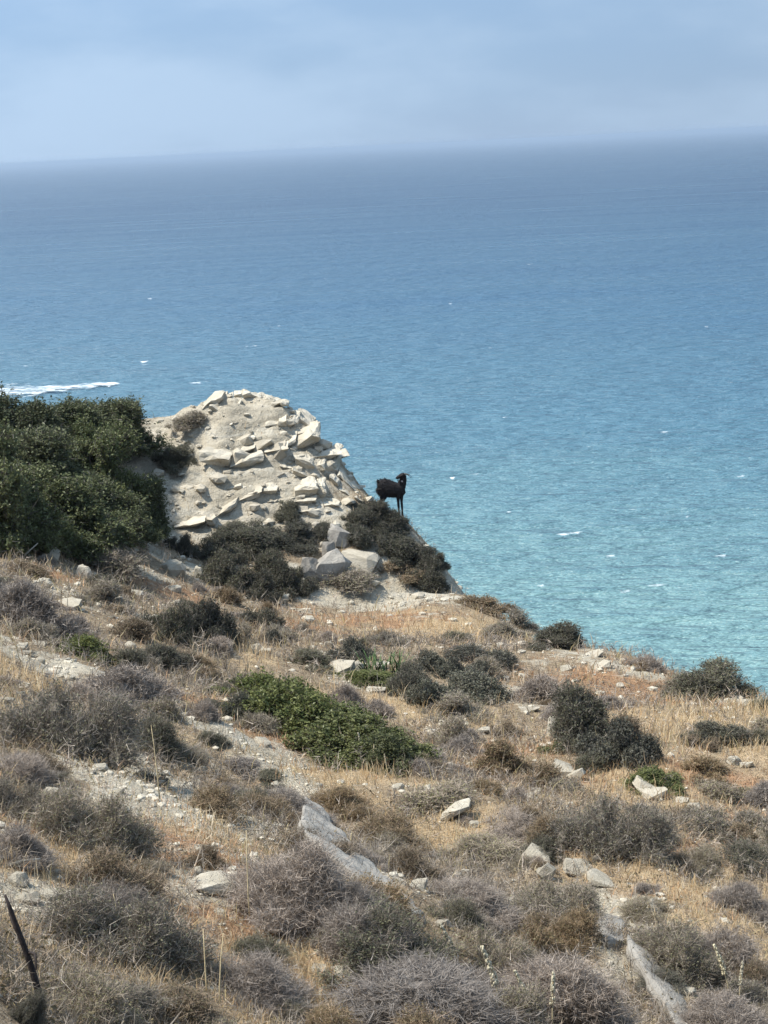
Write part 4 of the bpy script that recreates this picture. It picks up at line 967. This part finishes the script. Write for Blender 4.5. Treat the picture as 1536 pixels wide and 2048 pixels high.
# charred stick at the lower left
g = hit(70, 2046); s = g.length / F
bm = bmesh.new()
def stk(px, py): # a point in the stick's own upright plane
    v = ray(px, py) * g.y; return v - g
tube(bm, [stk(88, 2075), stk(82, 2000), stk(62, 1930), stk(40, 1870), stk(22, 1820), stk(10, 1790)], (.015, .014, .012, .011, .008, .005), 7)
br = bmesh.new(); tube(br, [stk(58, 1905) , stk(75, 1896) + Vector((0, -.05, 0)), stk(82, 1915) + Vector((0, -.1, 0))], (.007, .006, .003), 5)
br2 = bmesh.new(); tube(br2, [stk(36, 1865), stk(20, 1855) + Vector((0, .05, 0)), stk(5, 1835) + Vector((0, .1, 0))], (.008, .006, .003), 5)
o = empty('dead_branch', g); tag(o, 'charred leaning stick at the lower left corner', 'branch')
link(bpy.data.objects.new('trunk', bm_mesh('trunk', bm, M_CHAR)), o); link(bpy.data.objects.new('twig', bm_mesh('twig', br, M_CHAR)), o); link(bpy.data.objects.new('twig', bm_mesh('twig', br2, M_CHAR)), o)
# bare grey branches lying on the left slope and poking out of the thicket
def branch(pts_px, rad, label, dz=0.0, mat=M_WOOD):
    g = hit(*pts_px[0]); 
    if g is None: return
    P = [ray(*p) * (g.y + .05 * k) - g for k, p in enumerate(pts_px)]
    bm = bmesh.new(); tube(bm, P, np.linspace(rad, rad * .35, len(P)), 5)
    o = link(bpy.data.objects.new('dead_branch', bm_mesh('dead_branch', bm, mat))); o.location = g; tag(o, label, 'branch')
M_PALEWOOD = mat_plain('bleached_wood', (.42, .38, .31), .85, .2, 30)
branch([(5,1735),(45,1722),(80,1718)], .014, 'bleached branch lying at the left edge above the cream stone', mat=M_PALEWOOD)
branch([(160,1900),(190,1888),(215,1876)], .010, 'bleached stick on the ground inside the large thorn bush', mat=M_PALEWOOD)
branch([(38,1112),(44,1090),(52,1072)], .022, 'short pale bare stem at the foot of the thicket, left one', mat=M_PALEWOOD)
branch([(44,1116),(58,1102),(76,1086)], .022, 'short pale bare stem at the foot of the thicket, right one', mat=M_PALEWOOD)

# ------------------------------------------------------------------ goat
GS = 1.0
g0 = at(769, 1009.8, 41.4); gx, gy, gz = g0
goat = empty('goat', (gx, gy, gz)); tag(goat, 'black horned goat standing on the headland edge looking back over its shoulder', 'goat')
def loft(bm, secs, sides=14):
    """secs: centre, half-height direction radius (a) along local up and half-width (b)"""
    rings = []
    for k, (c, a, b_) in enumerate(secs):
        c = Vector(c); t = (Vector(secs[min(k + 1, len(secs) - 1)][0]) - Vector(secs[max(k - 1, 0)][0])).normalized()
        s = Vector((0, 1, 0)); s = (s - t * s.dot(t)).normalized(); u_ = s.cross(t)
        rings.append([bm.verts.new(c + s * math.cos(2 * math.pi * q / sides) * b_ + u_ * math.sin(2 * math.pi * q / sides) * a) for q in range(sides)])
    for a_, b_ in zip(rings, rings[1:]):
        for q in range(sides): bm.faces.new((a_[q], a_[(q + 1) % sides], b_[(q + 1) % sides], b_[q]))
    bm.faces.new(rings[0][::-1]); bm.faces.new(rings[-1])
def gz_at(x, y): return float(ground(gx + x, gy + y)) - gz
bm = bmesh.new()
loft(bm, [((-.135, 0, .46), .07, .06), ((-.10, 0, .46), .155, .115), ((-.02, 0, .43), .20, .135), ((.10, 0, .385), .205, .15), ((.22, 0, .355), .19, .15), ((.33, 0, .335), .175, .13), ((.43, 0, .345), .155, .10), ((.485, 0, .36), .09, .06)])
loft(bm, [((.39, 0, .38), .11, .085), ((.432, -.01, .48), .102, .075), ((.462, -.02, .585), .084, .062), ((.475, -.03, .68), .062, .052), ((.47, -.03, .72), .03, .03)])      # neck
loft(bm, [((.515, -.03, .685), .03, .03), ((.48, -.04, .69), .065, .055), ((.42, -.06, .68), .060, .050), ((.36, -.08, .658), .044, .038), ((.315, -.095, .642), .036, .03), ((.294, -.10, .636), .018, .018)])   # head, turned back
for sy_ in (-1, 1):                                     # ears
    loft(bm, [((.475, -.035 + sy_ * .04, .70), .02, .015), ((.462, -.035 + sy_ * .085, .715), .022, .012), ((.455, -.035 + sy_ * .125, .70), .006, .006)], 8)
hoof_pts = []
for (x, y, fx) in ((.325, -.07, .33), (.405, .06, .415)):       # front legs: shoulder, knee, pastern
    zg = min(max(gz_at(fx, y), -.34), -.12)
    kz = .10 + (zg + .12) * .5
    loft(bm, [((x + .02, y, .34), .085, .055), ((x, y, .22), .055, .042), ((x - .002, y, kz + .05), .030, .028), ((x, y, kz), .033, .030), ((x + .004, y, (kz + zg) / 2), .022, .021), ((x + .004, y, zg + .075), .027, .025), ((fx + .005, y, zg + .035), .024, .024)], 10)
    hoof_pts.append((fx + .008, y, zg))
for (x, y, dx) in ((-.05, -.075, .02), (-.03, .075, .04)):      # hind legs: thigh, stifle in front, hock behind, shank
    zg = min(max(gz_at(x + dx, y), -.25), -.02)
    loft(bm, [((x - .01, y, .42), .14, .07), ((x + .02, y, .28), .115, .062), ((x + .03, y, .19), .075, .048), ((x - .03, y, zg + .21), .036, .030), ((x - .045, y, zg + .17), .030, .026), ((x - .01, y, zg + .07), .022, .021), ((x + dx, y, zg + .03), .024, .024)], 10)
    hoof_pts.append((x + dx, y, zg))
loft(bm, [((-.11, 0, .53), .03, .035), ((-.135, 0, .575), .028, .036), ((-.14, 0, .615), .012, .016)], 8)      # tail
me = bm_mesh('body', bm, mat_plain('black_coat', (.018, .016, .017), .75, .5, 40))
tmp = bpy.data.objects.new('body', me); link(tmp)
r_ = tmp.modifiers.new('r', 'REMESH'); r_.mode = 'VOXEL'; r_.voxel_size = .011; r_.use_smooth_shade = True
sm_ = tmp.modifiers.new('s', 'SMOOTH'); sm_.factor = .5; sm_.iterations = 4
dg = bpy.context.evaluated_depsgraph_get(); bme = bpy.data.meshes.new_from_object(tmp.evaluated_get(dg)); bpy.data.objects.remove(tmp)
for p in bme.polygons: p.use_smooth = True
body = link(bpy.data.objects.new('body', bme), goat)
# shaggy coat: hair tufts rooted in the body
nv = len(bme.vertices); co = np.zeros(nv * 3, np.float32); bme.vertices.foreach_get('co', co); co = co.reshape(-1, 3)
no = np.zeros(nv * 3, np.float32); bme.vertices.foreach_get('normal', no); no = no.reshape(-1, 3)
sel = np.where((co[:, 2] > .12) & ~((co[:, 0] < .45) & (co[:, 0] > .30) & (co[:, 2] > .60)))[0]; pk = rng.choice(sel, 3600)
P, Nn = co[pk], no[pk]; dr = Nn * .55 + np.array((-.35, 0, -.55)) + rng.normal(size=P.shape) * .22
dr /= np.linalg.norm(dr, axis=1, keepdims=True); ln = (.022 + .03 * rng.random((len(P), 1))) * (1 + .1 * ((P[:, 2:3] > .5) & (P[:, 0:1] < .2)))
ln = ln * np.where(P[:, 0:1] > .28, .45, 1) * np.where((P[:, 2:3] < .25) & (P[:, 0:1] > .05), .6, 1)
sd = np.cross(dr, rng.normal(size=P.shape)); sd /= np.linalg.norm(sd, axis=1, keepdims=True); wv = .004
top_ = (P[:, 2] > .53) & (P[:, 0] < .22); dr[top_] = Nn[top_] * .8 + np.array((-.55, 0, .1)) + rng.normal(size=(top_.sum(), 3)) * .25
V = np.stack([P - sd * wv, P + sd * wv, P + dr * ln], 1).reshape(-1, 3)
link(bpy.data.objects.new('coat', mesh_np('coat', V, np.arange(len(V)).reshape(-1, 3), None, False, mat_plain('black_hair', (.022, .018, .017), .7, .4, 50))), goat)
M_HORN = mat_plain('horn', (.10, .085, .07), .5, .4, 60); M_HOOF = mat_plain('hoof', (.03, .027, .025), .5, .3, 60)
for sy_, ex in ((-1, 0), (1, .02)):
    bm = bmesh.new()
    tube(bm, [(.490, -.04 + sy_ * .022, .722), (.525, -.035 + sy_ * .03, .718), (.565, -.03 + sy_ * .04, .702), (.605 + ex, -.02 + sy_ * .055, .676), (.636 + ex, -.01 + sy_ * .07, .64), (.65 + ex, sy_ * .08, .612)], (.014, .012, .010, .007, .005, .0025), 8)
    link(bpy.data.objects.new('horn', bm_mesh('horn', bm, M_HORN)), goat)
for (x, y, z) in hoof_pts:
    bm = bmesh.new()
    for s_ in (-1, 1):
        tube(bm, [(x + .012, y + s_ * .012, z - .012), (x + .006, y + s_ * .011, z + .02), (x, y + s_ * .009, z + .05)], (.017, .015, .013), 7)
    link(bpy.data.objects.new('hoof', bm_mesh('hoof', bm, M_HOOF)), goat)
bm = bmesh.new()                                        # pale patch under the jaw
loft(bm, [((.415, -.072, .56), .01, .01), ((.428, -.084, .556), .020, .012), ((.445, -.082, .548), .018, .012), ((.458, -.07, .545), .008, .006)], 8)
link(bpy.data.objects.new('throat_patch', bm_mesh('throat_patch', bm, mat_plain('pale_hair', (.45, .38, .36), .8, .2, 60))), goat)
bm = bmesh.new(); loft(bm, [((.345, -.088, .605), .012, .01), ((.338, -.09, .58), .012, .010), ((.335, -.09, .55), .003, .003)], 7)
link(bpy.data.objects.new('beard', bm_mesh('beard', bm, M_HOOF)), goat)
for sy_ in (-1, 1):
    bm = bmesh.new(); bmesh.ops.create_icosphere(bm, subdivisions=1, radius=.010, matrix=Matrix.Translation((.43 + .008 * sy_, -.06 + sy_ * .047, .692)))
    link(bpy.data.objects.new('eye', bm_mesh('eye', bm, M_HORN)), goat)

# ------------------------------------------------------------------ air
bm = bmesh.new(); bmesh.ops.create_cube(bm, size=1)
hz = bm_mesh('haze', bm, bpy.data.materials.new('haze_air'), False); mt = hz.materials[0]; mt.use_nodes = True
n_ = mt.node_tree.nodes; n_.remove(n_['Principled BSDF']); pv = n_.new('ShaderNodeVolumePrincipled')
pv.inputs['Color'].default_value = (.50, .625, .775, 1); pv.inputs['Density'].default_value = 1.0e-4; pv.inputs['Anisotropy'].default_value = .2
mt.node_tree.links.new(pv.outputs[0], n_['Material Output'].inputs['Volume'])
ho = link(bpy.data.objects.new('haze', hz)); zlo, zhi = SEA_Z - 10, 6.0
ho.scale = (124000, 112000, zhi - zlo); ho.location = (0, 55900, (zlo + zhi) / 2); tag(ho, 'pale sea haze in the air', kind='stuff')

# ------------------------------------------------------------------ say of each small thing what it stands by
for o, what in SMALL:
    x, y = proj(o.location); best = None
    for p, lab in REG:
        q = proj(p); dd = math.hypot(q[0] - x, q[1] - y)
        n = len(lab.split()) + len(what.split()) + 3
        if n <= 16 and (best is None or dd < best[0]): best = (dd, lab, q)
    if best:
        dx, dy = x - best[2][0], y - best[2][1]
        rel = ('to the right of' if dx > 0 else 'to the left of') if abs(dx) > abs(dy) else ('in front of' if dy > 0 else 'just behind')
        if len((what + ' ' + rel + ' ' + best[1]).split()) > 16: rel = 'beside'
        o['label'] = '%s %s %s' % (what, rel, best[1])
same = {}
for o, what in SMALL: same.setdefault(o['label'], []).append(o)
for lab, os_ in same.items():
    if len(os_) < 2: continue
    os_.sort(key=lambda q: proj(q.location)[0])
    for k, o in enumerate(os_):
        w = 'leftmost' if k == 0 else 'rightmost' if k == len(os_) - 1 else ('second', 'third', 'fourth', 'fifth', 'sixth', 'seventh', 'eighth', 'ninth', 'tenth', 'eleventh', 'twelfth')[min(k - 1, 10)]
        o['label'] = ' '.join((w + ' ' + lab.replace('small loose ', 'small ').replace('to the ', '', 1)).split()[:16])
